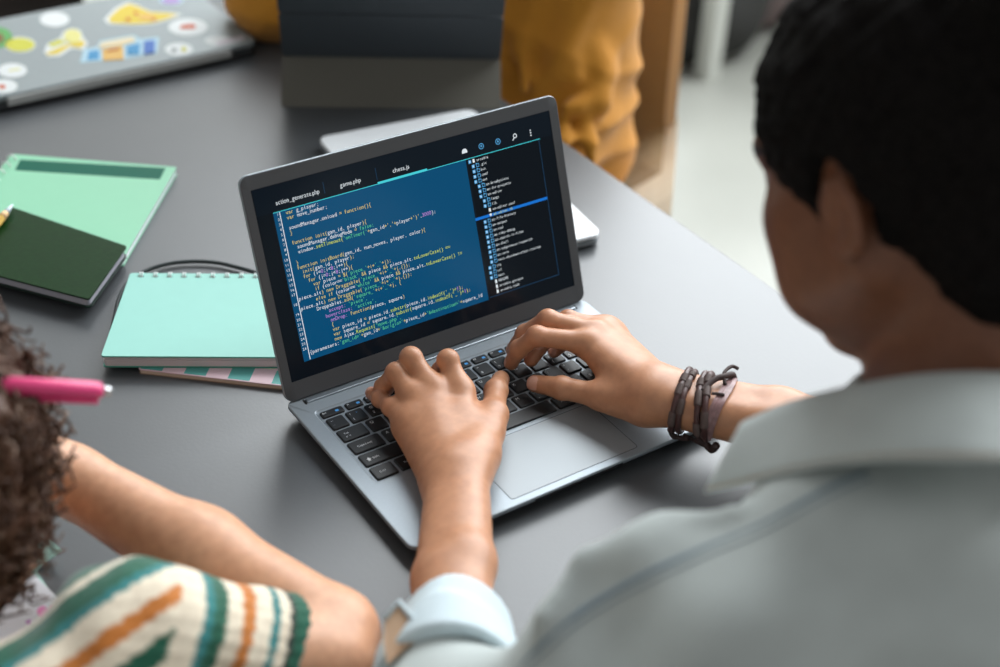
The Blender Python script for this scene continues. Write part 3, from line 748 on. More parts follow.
# ------------------------------------------------------------------ chairs and the things on the floor behind
M_cream = mat('cream_shell', srgb(228, 220, 200), .45)
M_cream_shade = mat('cream_in_shade', srgb(150, 128, 90), .85, noise=.05, nscale=60, sheen=.2)  # tan holds the cream shell's shade and warm bounce from the sweater
M_dshell = mat('dark_stand_in', srgb(46, 40, 36), .6)
M_beech = mat('beech_leg', srgb(190, 150, 104), .5, noise=.12, nscale=50)
def tub_chair(c, f, label, m_out, m_in, hw=.235, H=.46):
    f = nrm(V(*f, 0)); r = V(f[1], -f[0], 0); sz = -.30
    t = empty('shell_chair', (c[0], c[1], FZ), label, 'chair')
    prof = smoothpath([V(.225, 0, .0), V(.17, 0, .015), V(.0, 0, -.012), V(-.14, 0, .0), V(-.205, 0, .06), V(-.235, 0, .18), V(-.262, 0, .32), V(-.285, 0, H)], 4)
    def surf(u, k, off):
        p = prof[k]; n = len(prof)-1; s = k/n
        tt = prof[min(k+1, n)]-prof[max(k-1, 0)]; tt = nrm(tt); nn = V(tt[2], 0, -tt[0])    # points up on the seat, forward on the back
        if nn[0]*s*2+nn[2]*(1-s) < 0: nn = -nn
        wd = hw*(1-.10*s)*(1-.25*max(0, (s-.85)/.15)**2)
        curl = .10*abs(u)**2.3
        q = p+nn*(curl+off)
        return V(c[0], c[1], sz)+f*q[0]+r*(u*wd)+V(0, 0, q[2])
    us = np.linspace(-1, 1, 25)
    mb = MB()
    top = [mb.loop([surf(u, k, .006) for u in us]) for k in range(len(prof))]
    bot = [mb.loop([surf(u, k, -.006) for u in us]) for k in range(len(prof))]
    for a, b in zip(top, top[1:]): mb.bridge(a, b, 0, False)
    for a, b in zip(bot, bot[1:]): mb.bridge(b, a, 0, False)
    mb.bridge(bot[0], top[0], 0, False); mb.bridge(top[-1], bot[-1], 0, False)
    mb.bridge([x[0] for x in top], [x[0] for x in bot], 0, False); mb.bridge([x[-1] for x in bot], [x[-1] for x in top], 0, False)
    autosmooth(mb.build('shell', [m_out], t), 60)
    us = np.linspace(-.92, .92, 25); mb = MB(); ks = list(range(7, len(prof)-1))
    top = [mb.loop([surf(u, k, .0062+.010*min(1, (1-abs(u)/.92)*8, (k-7)/2, (len(prof)-2-k)/2)) for u in us]) for k in ks]
    for a, b in zip(top, top[1:]): mb.bridge(a, b, 0, False)
    autosmooth(mb.build('inner_back', [m_in], t), 60)  # added layer that only carries the inner colour of the back
    for sx_ in (-1, 1):
        for sy_ in (-1, 1):
            a = V(c[0], c[1], sz-.02)+f*.10*sy_+r*.11*sx_; b = V(c[0], c[1], FZ)+f*.20*sy_+r*.20*sx_
            mb = MB(); mb.tube([a, b], [.016, .011], 12); mb.build('leg', [M_beech], t, True)
    return t
CF = nrm(V(-.68, -.73)); CRT = V(CF[1], -CF[0])
chairc = V(.72, .87)
tub_chair(chairc, CF, 'cream shell chair with its back shaded tan under the person in mustard', M_cream, M_cream_shade)
tub_chair(V(.10, 1.52), (0, -1), 'added dark chair standing in for the dark area behind the stickered laptop', M_dshell, M_dshell)  # added to fill the unidentified dark area beyond the table edge
# white table far behind on the right
M_wt = mat('white_lacquer', srgb(212, 214, 208), .45)
tb = empty('side_table', (2.25, 2.0, FZ), 'white side table standing on the floor far behind the chair', 'table')
LC = at(707, 76, FZ)
mb = MB(); mb.slab(rrect(LC[0]-.03, LC[0]+.85, LC[1]-.03, LC[1]+.65, .01, 3), -.04, -.01, .004, steps=2); mb.build('tabletop', [M_wt], tb)
for dx in (0, .82):
    for dy in (0, .62):
        mb = MB(); mb.slab(rrect(LC[0]+dx-.024, LC[0]+dx+.024, LC[1]+dy-.024, LC[1]+dy+.024, .006, 3), FZ, -.0405, 0); mb.build('leg', [M_wt], tb)
# shade under the table as an added dark cushion and mauve bag below it
def blob(name, c, r, m, label, cat, seed):
    c = np.array(c, float)
    ph = seed*1.7
    f = lambda P: ell(c, r)(P)+.012*np.sin(P[:, 0]*23+ph)*np.sin(P[:, 1]*19+ph)*np.sin(P[:, 2]*21)
    base = INT(.03, f, HALF((0, 0, FZ+.002), (0, 0, -1)))
    return tag(organic(name, [(base, c-np.array(r)*1.25, c+np.array(r)*1.25, .012)], m), label, cat)
q = at(690, 22, FZ+.06); blob('shade_filler', (q[0]-.02, q[1]+.02, FZ+.10), (.26, .20, .15), mat('dark_filler', srgb(42, 42, 40), .9), 'added dark cushion lying left of the white table leg', 'filler', 1)
q = at(742, 52, FZ); blob('bag', (q[0]+.16, q[1]+.16, FZ+.13), (.15, .15, .16), mat('mauve_cloth', srgb(128, 112, 112), .9), 'mauve cloth bag under the white side table', 'bag', 2)

# ------------------------------------------------------------------ people: shared anatomy
def frame(fwd, up=V(0, 0, 1), roll=0.):
    f = nrm(fwd); r = nrm(np.cross(f, up)); u = np.cross(r, f)
    r, u = math.cos(roll)*r+math.sin(roll)*u, -math.sin(roll)*r+math.cos(roll)*u
    return np.stack([r, f, u], 1)          # columns: right, forward, up
def local(sdf, O, R, s=1.): return lambda P: sdf((P-O)@R/s)*s
def head_local():
    skull = U(.03, ell((0, -.014, .032), (.075, .094, .082)), ell((0, .03, -.03), (.060, .060, .078)))
    jaw = U(.02, cone((-.054, .004, -.045), (-.020, .062, -.096), .018, .017), cone((.054, .004, -.045), (.020, .062, -.096), .018, .017), ball((0, .062, -.092), .019),
            ball((-.046, .052, -.018), .026), ball((.046, .052, -.018), .026), ball((-.043, .048, -.055), .031), ball((.043, .048, -.055), .031), cone((-.034, .078, .026), (.034, .078, .026), .013, .013))
    d = U(.025, skull, jaw)
    d = SUB(.014, d, ball((-.032, .096, .006), .014), ball((.032, .096, .006), .014))
    d = U(.010, d, cone((0, .090, .016), (0, .114, -.026), .007, .0105), ball((-.012, .101, -.030), .0078), ball((.012, .101, -.030), .0078))
    d = U(.007, d, cone((-.019, .082, -.058), (0, .092, -.056), .004, .006), cone((.019, .082, -.058), (0, .092, -.056), .004, .006), cone((-.016, .081, -.068), (.016, .081, -.068), .0065, .0065))
    d = U(.003, d, ball((-.032, .0775, .006), .0125), ball((.032, .0775, .006), .0125))
    for sg in (-1, 1):
        Re = frame(V(-sg*.10, .99, 0), V(0, -.22, 1))
        ear = SUB(.003, ell((sg*.0785, -.006, -.011), (.0080, .0165, .0265), Re), ell((sg*.0868, -.005, -.007), (.0064, .0105, .0165), Re), ell((sg*.0862, .001, -.018), (.0078, .0075, .0095), Re))
        ear = U(.004, ear, ball((sg*.074, .004, -.020), .008))
        d = U(.006, d, ear)
    return d
HEAD = head_local()
def head_color(P, O, R, s, skin):
    q = (P-O)@R/s; c = np.tile(np.array(skin), (len(P), 1))
    for sg in (-1, 1):
        e = np.linalg.norm(q-V(sg*.032, .0775, .006), axis=1) < .0138
        white = e & (q[:, 2] < .0115) & (q[:, 2] > -.001); c[white] = (.62, .6, .56)
        iris = white & (np.hypot(q[:, 0]-sg*.032, q[:, 2]-.004) < .0058); c[iris] = (.03, .018, .012)
    lip = (q[:, 1] > .078) & (np.abs(q[:, 0]) < .022-np.abs(q[:, 2]+.062)*.6) & (q[:, 2] > -.0745) & (q[:, 2] < -.0515)
    c[lip] = c[lip]*np.array((.95, .62, .62))
    brow = (q[:, 1] > .06) & (np.abs(np.abs(q[:, 0])-.033) < .019) & (np.abs(q[:, 2]-.030+np.abs(np.abs(q[:, 0])-.03)*.15) < .0036); c[brow] = (.02, .015, .012)
    return c
def hand_sdf(W, F, N, s=1.):
    """W wrist, F joints of fingers i m r p (knuckle, middle, end, tip) and thumb t; N points out of the back of the hand"""
    N = nrm(N); mid = (F['i'][0]+F['m'][0]+F['r'][0]+F['p'][0])/4
    palm = []
    for k in 'imrp':
        b = W+(F[k][0]-mid)*.42
        palm.append(cone(b, F[k][0]-N*.0035*s, .0150*s, .0108*s))
        palm.append(ball(F[k][0]+N*.0012*s, .0092*s))
    C, T1 = F['t'][0], F['t'][1]
    palm += [cone(W, C, .0165*s, .0150*s), cone(C, T1, .0150*s, .0122*s), cone(C*.45+T1*.55, F['i'][0]*.7+W*.3-N*.006*s, .0095*s, .0095*s),
             cone(W+(F['p'][0]-mid)*.5-N*.004*s, F['p'][0]-N*.006*s, .0150*s, .0110*s)]
    palm = U(.0125*s, *palm)
    out = []
    for k, g in (('i', 1.), ('m', 1.03), ('r', .98), ('p', .86), ('t', 1.14)):
        a, b, c, t = F[k]; g = g*s; tp = t
        fin = U(.0035*s, cone(a, b, (.0100 if k != 't' else .0112)*g, .0087*g), cone(b, c, .0087*g, .0079*g), cone(c, tp, .0078*g, .0068*g), ball(b, .0092*g), ball(c, .0082*g))
        if k == 't': fin = U(.0035*s, cone(a, b, .0128*s, .0112*s), cone(b, c, .0108*s, .0099*s), cone(c, tp, .0100*s, .0078*s), ball(c, .0102*s))
        out.append(fin)
    def f(P):
        p = palm(P); d = None
        for g in out:
            q = smin(p, g(P), .0085*s); d = q if d is None else smin(d, q, .0012*s)
        return d
    return f
def arm_sdf(W, E, L, s=1., r0=.0175, r1=.0245):
    L = nrm(L); o = L*.0105*s; M_ = E*.42+W*.58
    return U(.012*s, cone(W+o, M_+o*1.1, r0*s, (r0*.55+r1*.45)*s), cone(W-o, M_-o*1.1, r0*.98*s, (r0*.55+r1*.45)*s), cone(M_+o*1.1, E, (r0*.55+r1*.45)*s, r1*s), cone(M_-o*1.1, E, (r0*.55+r1*.45)*s, r1*s))
def hand_color(P, F, N, skin, nails='imrpt', nail_n=None):
    c = np.tile(np.array(skin), (len(P), 1)); pink = np.array(skin)*np.array((1.06, .80, .80))
    for k in 'imrpt':
        for j, rad in ((1, .009), (2, .008), (3, .012)):
            w = np.clip(1-np.linalg.norm(P-F[k][j], axis=1)/(rad*1.7), 0, 1)[:, None]*(.55 if j == 3 else .35); c = c*(1-w)+pink*w
        if k in nails:
            a = nrm(F[k][3]-F[k][2]); b = nrm(F[k][2]-F[k][1]); n = N if (k == 't' or np.linalg.norm(b-a*(b@a)) < .25) else b; n = (nail_n or {}).get(k, n); n = nrm(n-a*(n@a)); l = np.cross(a, n)
            q = P-(F[k][3]+a*.0012); x, y, z = q@l, q@a, q@n
            g = 1.25 if k == 't' else 1.0
            m = ((x/(.0052*g))**4+((y)/(.0060*g))**4 < 1) & (z > .002)
            c[m] = np.array(skin)*.5+np.array((.44, .27, .23))
    return c
def generic_hand(W, d, N, t, s, curl=(25, 35, 25), spread=.9):
    """relaxed hand: d wrist to knuckles, N back of hand, t towards the thumb"""
    d = nrm(d); N = nrm(N-d*(N@d)); t = nrm(np.cross(d, N)) * (1 if np.cross(d, N)@t > 0 else -1); F = {}
    for k, off, ln, seg in (('i', .026, .088, (.042, .025, .020)), ('m', .006, .090, (.046, .029, .021)), ('r', -.014, .085, (.042, .027, .021)), ('p', -.032, .078, (.034, .020, .018))):
        p = W+(d*ln+t*off*spread)*s; q = [p]; a = 0
        for j in range(3):
            a += math.radians(curl[j]); p = p+(d*math.cos(a)-N*math.sin(a)+t*off*.25)*seg[j]*s; q.append(p)
        F[k] = q
    c = W+(d*.018+t*.022-N*.008)*s; q = [c]; dr = nrm(d*.72+t*.60-N*.35)
    for j, l in enumerate((.042, .032, .025)):
        c = c+dr*l*s; q.append(c); dr = nrm(dr+d*.18-t*.30-N*.08)
    F['t'] = q; return F
def bounds(pts, m): a = np.array(pts); return a.min(0)-m, a.max(0)+m
def allj(F, *more): return [p for k in F for p in F[k]]+list(more)
M_skin_w = attr_mat('skin_brown', 'tone', .42, sss=.06, bump=.06, bscale=900, spec=.45)
M_skin_c = attr_mat('skin_light', 'tone', .45, sss=.14, bump=.04, bscale=700, spec=.4)
TW = (.50, .245, .135); TC = (.62, .34, .21)

# ------------------------------------------------------------------ the person typing
W_L = at(457, 474, .040); E_L = pd(449, 745, .915)
FL = dict(i=[at(460, 391, .050), at(448, 360, .067), at(441, 371, .043), at(441, 379, .0225)],
          m=[at(431, 388, .053), at(411, 358, .070), at(404, 369, .045), at(404, 379, .0225)],
          r=[at(413, 398, .049), at(396, 373, .060), at(384, 387, .039), at(383, 395, .0225)],
          p=[at(409, 423, .040), at(391, 407, .0415), at(380, 399, .0350), at(371.5, 393, .0270)],
          t=[at(479, 455, .039), at(493, 415, .037), at(496, 391, .033), at(501, 379, .0265)])
W_R = at(658, 395, .052); E_R = W_R+(at(800, 426, .056)-W_R)*2.0
FR = dict(i=[at(588, 343, .056), at(537, 336, .064), at(519, 349, .044), at(511, 363, .0245)],
          m=[at(597, 334, .055), at(548, 320, .068), at(525, 334, .047), at(513, 350, .0245)],
          r=[at(606, 329, .049), at(568, 320, .060), at(547, 338, .041), at(531, 360, .0245)],
          p=[at(612, 335, .040), at(583, 327, .048), at(568, 340, .034), at(554, 352, .0225)],
          t=[at(642, 404, .043), at(602, 396, .038), at(562, 388, .033), at(535, 383.5, .0275)])
NL_ = V(-.10, -.15, 1.0); NR_ = V(.1, -.25, 1.0)
hl = hand_sdf(W_L, FL, NL_); hr = hand_sdf(W_R, FR, NR_)
LatL = FL['i'][0]-FL['p'][0]; LatR = nrm(np.cross(E_R-W_R, V(0, 0, 1)))
fl = U(.016, hl, arm_sdf(W_L, E_L, LatL)); fr = U(.016, hr, arm_sdf(W_R, E_R, LatR))
EndL = W_L*.30+E_L*.70; EndR = W_R*.25+E_R*.75
Hc = pd(920, 164, .885); HR = frame(V(math.sin(math.radians(-4))*math.cos(.5), math.cos(math.radians(-4))*math.cos(.5), -math.sin(.5)))
NB = pd(968, 400, .885)                       # base of the neck
LS, RS = V(.012, -.315, .195)+.017*CR-.02*CU, V(.375, -.375, .205)
PV = V(.27, -.60, -.20)
HS = 1.05
head_w = local(HEAD, Hc, HR, HS)
neck_w = cone(Hc+HR@V(.004, -.040, -.060), NB-V(.0, .0, .03)+.006*CR, .049, .058)
torso_w = U(.05, cone(NB-V(0, .03, .09), PV, .085, .11), cone(LS, NB-V(0, 0, .03), .036, .045), cone(RS, NB-V(0, 0, .03), .036, .045),
            cone(LS, E_L, .040, .033), cone(RS, E_R, .040, .033), cone(E_L, W_L*.45+E_L*.55, .030, .024), cone(E_R, W_R*.45+E_R*.55, .030, .024),
            )
big = U(.035, head_w, neck_w); big2 = U(.03, big, torso_w)
lo, hi = bounds([Hc, NB, PV, E_L, E_R, LS, RS], .15)
W_T = empty('person', (PV[0], PV[1], FZ), 'person with dark tied hair in a pale denim shirt typing on the laptop', 'person')
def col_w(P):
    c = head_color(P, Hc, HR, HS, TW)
    for F, N, Wp, nn in ((FL, NL_, W_L, dict(t=V(-.25, -.35, .9))), (FR, NR_, W_R, dict(t=CAM_P-FR['t'][3], p=V(0, -.2, 1)))):
        near = np.linalg.norm(P-Wp, axis=1) < .23
        c[near] = hand_color(P[near], F, N, TW, nail_n=nn)
    d = np.linalg.norm(P-Hc, axis=1) < .24                       # shade on the face and neck, put into the skin colour
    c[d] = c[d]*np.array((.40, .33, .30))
    return c
lb, hb_ = bounds(allj(FL, W_L, EndL), .036); rb, rh = bounds(allj(FR, W_R, EndR), .036)
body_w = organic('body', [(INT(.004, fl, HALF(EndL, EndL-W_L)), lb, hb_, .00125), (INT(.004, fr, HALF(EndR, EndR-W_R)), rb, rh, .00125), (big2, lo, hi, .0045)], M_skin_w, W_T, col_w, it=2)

# shirt
M_denim = mat('pale_denim', srgb(186, 194, 192), .9, noise=.10, nscale=13, bump=.25, bscale=900, sheen=.15)
M_denim_d = mat('denim_seam', srgb(132, 148, 158), .9, bump=.2, bscale=900)
M_denim_in = mat('rolled_denim', srgb(206, 220, 226), .9, noise=.05, nscale=30, bump=.25, bscale=900)
ax_ = nrm(W_L-E_L)
CUF = pd(451, 652, .985)                       # middle of the rolled cuff
def wrinkle(P, amp=.004):
    return amp*(np.sin(P[:, 0]*61+P[:, 2]*37+3*np.sin(P[:, 1]*17))*.5+np.sin(P[:, 1]*83-P[:, 0]*41+2*np.sin(P[:, 2]*29))*.5)
sleeve_l = U(.03, cone(LS, E_L, .060, .048), cone(E_L, CUF-ax_*.01, .047, .041), cone(pd(606, 630, .875), pd(690, 602, .860), .041, .054))
body_sh = U(.06, cone(NB-V(.06, .05, .10), PV+V(-.06, 0, 0), .115, .125), cone(NB-V(-.07, .05, .10), PV+V(.06, 0, 0), .115, .125),
            cone(LS, NB-V(.0, .015, .052), .056, .070), cone(RS, NB-V(0, .015, .052), .058, .070))
sleeve_r = U(.03, cone(RS, E_R, .066, .056), cone(E_R, W_R*.22+E_R*.78, .050, .046))
folds = U(.012, cone(pd(584, 562, .858), pd(640, 556, .848), .009, .012), cone(pd(584, 562, .858), pd(548, 618, .842), .009, .008), cone(pd(640, 556, .848), pd(690, 590, .820), .012, .006), cone(pd(665, 540, .855), pd(735, 512, .845), .010, .007))
shirt0 = U(.012, U(.03, body_sh, sleeve_l, sleeve_r), folds)
shirt_f = lambda P: shirt0(P)+wrinkle(P)
shirt_f2 = SUB(.006, shirt_f, cone(NB-V(0, 0, .05), NB+V(0, .02, .09), .056, .064))
lo, hi = bounds([LS, RS, PV, E_L, E_R, CUF, NB], .15); hi[2] = NB[2]+.06
shirt = organic('shirt', [(shirt_f2, lo, hi, .0045)], M_denim, W_T, it=3)
# rolled cuff on the near forearm: thick folded band, open on its left side
def cuffpart(P):
    q = P-CUF; a = q@ax_; r = np.linalg.norm(q-np.outer(a, ax_), axis=1)
    th = np.arctan2(q@nrm(np.cross(ax_, V(0, 0, 1))), q@V(0, 0, 1))
    R0 = .0412-.10*(a-.0)+.0012*np.sin(th*3+1)
    d = np.maximum(np.abs(r-R0)-.0042, np.abs(a+.006-.004*np.cos(th-.6))-.026)
    d2 = np.maximum(np.abs(r-R0-.0042)-.0036, np.abs(a+.018-.004*np.cos(th*2+.6))-.016)
    return smin(d, d2, .004)-.0015+wrinkle(P, .0022)
Lx = nrm(np.cross(V(0, 0, 1), ax_))
slit = cone(CUF+Lx*.060-V(0, 0, .006), CUF+Lx*.030+ax_*.05-V(0, 0, .0), .008, .013)
lo, hi = bounds([CUF], .075)
cuff = organic('cuff', [(SUB(.004, cuffpart, slit), lo, hi, .0020)], M_denim_in, shirt, it=2)
def sheetpx(name, pts, m, parent, th=.0022):
    P = [pd(*q) for q in pts]; n = nrm(np.cross(P[1]-P[0], P[2]-P[0])); n = n if n@(CAM_P-P[0]) > 0 else -n
    mb = MB(); a = mb.loop([p-n*th for p in P]); b = mb.loop(P); mb.bridge(a, b); mb.cap(b); mb.cap(a, 0, True)
    return from_bm_fix(mb.build(name, [m], parent))
def from_bm_fix(o):
    bm = bmesh.new(); bm.from_mesh(o.data); bmesh.ops.recalc_face_normals(bm, faces=bm.faces); bm.to_mesh(o.data); bm.free(); return o
fl_o = sheetpx('cuff_flap', [(400, 603, .955), (385, 619, .948), (383, 640, .938), (387, 664, .928), (402, 650, .930), (424, 633, .940)], mat('cuff_lining', srgb(206, 172, 142), .9), cuff)
mb = MB(); mb.tube([pd(385, 618, .947), pd(399, 602, .954), pd(425, 633, .939)], .0019, 8); mb.build('hem', [M_denim_in], fl_o, True)
sheetpx('placket', [(742, 500, .893), (764, 481, .893), (800, 468, .886), (815, 474, .880), (786, 492, .880), (764, 503, .884)], M_denim_in, shirt, .003)
# collar: stand rises round the neck, the fall folds over and ends in a point on the left
def spline_at(ctrl, n): 
    P = smoothpath([pd(*c) for c in ctrl], 12); P = np.array(P); s = np.linspace(0, len(P)-1, n); i = np.minimum(s.astype(int), len(P)-2); f = (s-i)[:, None]
    return P[i]*(1-f)+P[i+1]*f
NCO = 40
TT = spline_at([(1085, 392, .93), (1070, 380, .86), (1000, 374, .812), (935, 375, .805), (880, 382, .830), (830, 392, .868), (782, 406, .895), (742, 424, .912)], NCO)
BB = spline_at([(1120, 480, .90), (1080, 470, .815), (1000, 462, .752), (930, 460, .748), (872, 461, .772), (815, 468, .815), (755, 482, .868), (705, 493, .905)], NCO)
II = TT*.55+np.linspace(0, 1, NCO)[:, None]*0+.45*(NB-V(0, 0, .015))
mb = MB(); rows = []
for j in range(7):                                        # outside, from hem to fold, with a gentle roll
    t_ = j/6; b = math.sin(t_*math.pi)*.006; rows.append([BB[i]*(1-t_)+TT[i]*t_+(CAM_P-BB[i])/np.linalg.norm(CAM_P-BB[i])*b for i in range(NCO)])
for j in range(1, 5):
    t_ = j/4; rows.append([TT[i]*(1-t_)+II[i]*t_+V(0, 0, .003*math.sin(t_*math.pi)) for i in range(NCO)])
L = [mb.loop(r) for r in rows]
for a, b in zip(L, L[1:]): mb.bridge(a, b, 0, False)
collar = mb.build('collar', [M_denim], shirt, True)
sm = collar.modifiers.new('thickness', 'SOLIDIFY'); sm.thickness = .0026; sm.offset = 0
mb = MB(); mb.tube([BB[i]*.94+TT[i]*.06+(CAM_P-BB[i])*.0032 for i in range(NCO)], .0007, 6); mb.build('stitching', [mat('tan_thread', srgb(176, 156, 132), .8)], collar, True)
# seams laid on the cloth
from mathutils.bvhtree import BVHTree
def bvh(o):
    me = o.data; return BVHTree.FromPolygons([v.co.copy() for v in me.vertices], [tuple(p.vertices) for p in me.polygons])
BV = bvh(shirt)
def on_cloth(B, u, v, off=.0):
    d = Vector(ray(u, v)).normalized(); h = B.ray_cast(Vector(CAM_P), d)
    return None if h[0] is None else np.array(h[0]+h[1]*off)
def seam(name, px, B, r, m, parent, off=.0):
    P = [on_cloth(B, u, v, off) for u, v in smoothpath([V(*q) for q in px], 6)]; P = [p for p in P if p is not None]
    mb = MB(); mb.tube(P, r, 6); return mb.build(name, [m], parent, True)
shl = [(868, 470), (820, 492), (760, 524), (700, 549), (640, 577), (580, 612), (535, 650), (520, 667)]
seam('shoulder_seam', shl, BV, .0036, M_denim_d, shirt, -.0028)
seam('stitching', [(u+3, v+9) for u, v in shl], BV, .0006, M_denim_d, shirt, .0002)
# hair
def hair_f(P):
    q = (P-Hc)@HR/HS
    n = .0030*np.sin(q[:, 0]*180+q[:, 1]*60)*np.sin(q[:, 1]*170+q[:, 2]*90)*np.sin(q[:, 2]*190)+.002*np.sin(q[:, 1]*420+q[:, 0]*300)*np.sin(q[:, 2]*380)
    cap = INT(.012, ell((0, -.016, .036), (.0865, .109, .095)), HALF((0, .094, .050), (0, .74, -.67)))
    d = U(.02, cap, ball((0, -.118, .085), .058), ell((0, -.06, -.03), (.066, .048, .070)))
    d = SUB(.008, d, ell((-.088, -.002, -.012), (.030, .022, .038)), ell((.088, -.002, -.012), (.030, .022, .038)))
    return d(q)+n
lo, hi = bounds([Hc], .19)
M_hairw = mat('black_hair', (.007, .006, .0055), .8, noise=.5, nscale=220, bump=.5, bscale=420, spec=.08)
hair_w = organic('hair', [(hair_f, lo, hi, .0034)], M_hairw, W_T, it=1)
rng = random.Random(4)
# trousers
M_jeans = mat('dark_trousers', srgb(52, 58, 70), .9, bump=.2, bscale=700)
def trousers(hip, fwd, parent, w=.09, thigh=.38, r=.082):
    f = nrm(fwd*V(1, 1, 0)); rr = V(f[1], -f[0], 0); g = []
    for sg in (-1, 1):
        k = hip+f*thigh+rr*sg*(w+.02)-V(0, 0, .02); an = V(k[0], k[1], FZ+.09)-f*.02
        g += [cone(hip+rr*sg*w*.8, k, r+.012, r-.012), cone(k, an, r-.014, .052)]
    d = U(.03, *g); lo, hi = bounds([hip, hip+f*thigh, V(hip[0], hip[1], FZ+.1)], .22)
    return organic('trousers', [(d, lo, hi, .009)], M_jeans, parent)
def shoes(hip, fwd, parent, w=.09, thigh=.38):
    f = nrm(fwd*V(1, 1, 0)); rr = V(f[1], -f[0], 0)
    for sg in (-1, 1):
        k = hip+f*(thigh-.02)+rr*sg*(w+.02); a = V(k[0], k[1], FZ)
        d = INT(.004, U(.02, cone(a-f*.05+V(0, 0, .04), a+f*.05+V(0, 0, .035), .040, .040), cone(a+f*.05+V(0, 0, .028), a+f*.14+V(0, 0, .022), .042, .034), cone(a+V(0, 0, .05), a+V(0, 0, .09), .045, .050)), HALF((0, 0, FZ+.001), (0, 0, -1)))
        lo, hi = bounds([a-f*.08, a+f*.18, a+V(0, 0, .13)], .06)
        organic('shoe', [(d, lo, hi, .006)], mat('shoe_canvas', srgb(60, 60, 62), .8), parent)
trousers(PV, V(0, 1, 0), W_T); shoes(PV, V(0, 1, 0), W_T)

# leather bracelets on her right wrist
AxR = nrm(E_R-W_R); e1 = nrm(V(0, 0, 1)-AxR*AxR[2]); e2 = np.cross(AxR, e1)
M_lea = mat('brown_leather_cord', srgb(74, 46, 44), .45, noise=.2, nscale=300)
M_wrap = mat('wound_thread', srgb(92, 76, 72), .6, noise=.15, nscale=400)
M_band = mat('worn_leather_band', srgb(140, 108, 108), .4, noise=.35, nscale=160)
M_knot = mat('dark_cord', srgb(62, 46, 44), .7)
def skin_at(s0, th, off):
    c = W_R+AxR*s0; d = e1*math.cos(th)+e2*math.sin(th); lo, hi = 0., .06
    for _ in range(22):
        m = (lo+hi)/2
        if fr((c+d*m)[None])[0] < 0: lo = m
        else: hi = m
    return c+d*(lo+off)
def strand(s0, tilt, ph, r, off, n=96): return [skin_at(s0+tilt*math.cos(2*math.pi*i/n-ph), 2*math.pi*i/n, off) for i in range(n)]
def wrap(path, i0, i1, r):
    P = [path[i % len(path)] for i in range(i0, i1+1)]; P = smoothpath(P, 5); R = [r*(1+.10*math.sin(k*2.1)) for k in range(len(P))]; return P, R
def bracelet(label, strands, wraps, extra=None):
    c = skin_at(strands[0][0], 0, 0); t = empty('bracelet', c, label, 'bracelet', None)
    for j, (s0, tilt, ph, r, off, m, flat) in enumerate(strands):
        path = strand(s0, tilt, ph, r, off)
        mb = MB()
        if flat:
            rows = []
            for k, (a, h) in enumerate(((-1, 0), (-.97, .0011), (-.3, .0016), (-.25, .0010), (.25, .0010), (.3, .0016), (.97, .0011), (1, 0))):
                rows.append(mb.loop([skin_at(s0+tilt*math.cos(2*math.pi*i/96-ph)+a*flat, 2*math.pi*i/96, off+h) for i in range(96)]))
            for a, b in zip(rows, rows[1:]): mb.bridge(a, b)
            mb.bridge(rows[-1], rows[0])
            o = autosmooth(mb.build('band', [m], t), 60)
        else:
            mb.tube(path, r, 8, closed=True); o = mb.build('cord', [m], t, True)
        for i0, i1, rr in wraps[j]:
            P, R = wrap(path, i0, i1, rr); mb = MB(); mb.tube(P, R, 10); mb.build('thread_wrap', [M_wrap], o, True)
    for nm, P, R in (extra or []):
        mb = MB(); mb.tube(smoothpath(P, 5), R, 8); mb.build(nm, [M_knot], t, True)
    return t
import os
K = lambda s, th, off: skin_at(s, th, off)
bracelet('thin two strand brown cord bracelet nearest the hand', [(.0200, .0010, 0, .0028, .0018, M_lea, 0), (.0258, -.0006, .5, .0028, .0018, M_lea, 0)],
         [[(92, 99, .0035), (6, 12, .0034), (20, 26, .0034), (70, 80, .0035)], [(87, 91, .0035), (1, 7, .0035), (14, 20, .0034), (60, 66, .0035)]],
         [('knot', [K(.018, 2.0, .002), K(.021, 2.3, .006), K(.029, 2.4, .008), K(.034, 2.3, .006)], .0022),
          ('loose_cord', [K(.017, 2.1, .001), K(.020, 2.6, .010), K(.030, 2.8, .013), K(.040, 2.6, .009)], .0014)])
bracelet('wide brown leather bracelet with a knotted band nearer the elbow', [(.0395, .0045, 2.6, .0027, .0024, M_lea, 0), (.0450, .0052, 2.4, .0027, .0030, M_lea, 0), (.0535, -.0050, 2.7, .0020, .0018, M_band, .0050)],
         [[(92, 99, .0035), (8, 15, .0035), (22, 28, .0034)], [(88, 95, .0035), (3, 10, .0036), (17, 23, .0035)], []],
         [('knot', [K(.0400, .45, .003), K(.0430, .05, .0052), K(.0475, -.25, .0068), K(.0535, -.45, .0070), K(.0585, -.75, .0060), K(.0590, -1.2, .003)], .0027), ('knot', [K(.0430, 2.1, .003), K(.050, 2.3, .007), K(.056, 2.25, .010), K(.060, 2.0, .006)], .0034),
          ('loose_cord', [K(.0560, -.2, .003), K(.0520, -.5, .0085), K(.0560, -.8, .0125), K(.0620, -.85, .0110)], .0016), ('loose_cord', [K(.030, 2.3, .004), K(.038, 2.5, .008), K(.050, 2.45, .010)], .0018),
          ('clasp', [K(.0480, .47, .0035), K(.0530, .45, .0045), K(.0585, .43, .0040)], .0013)])

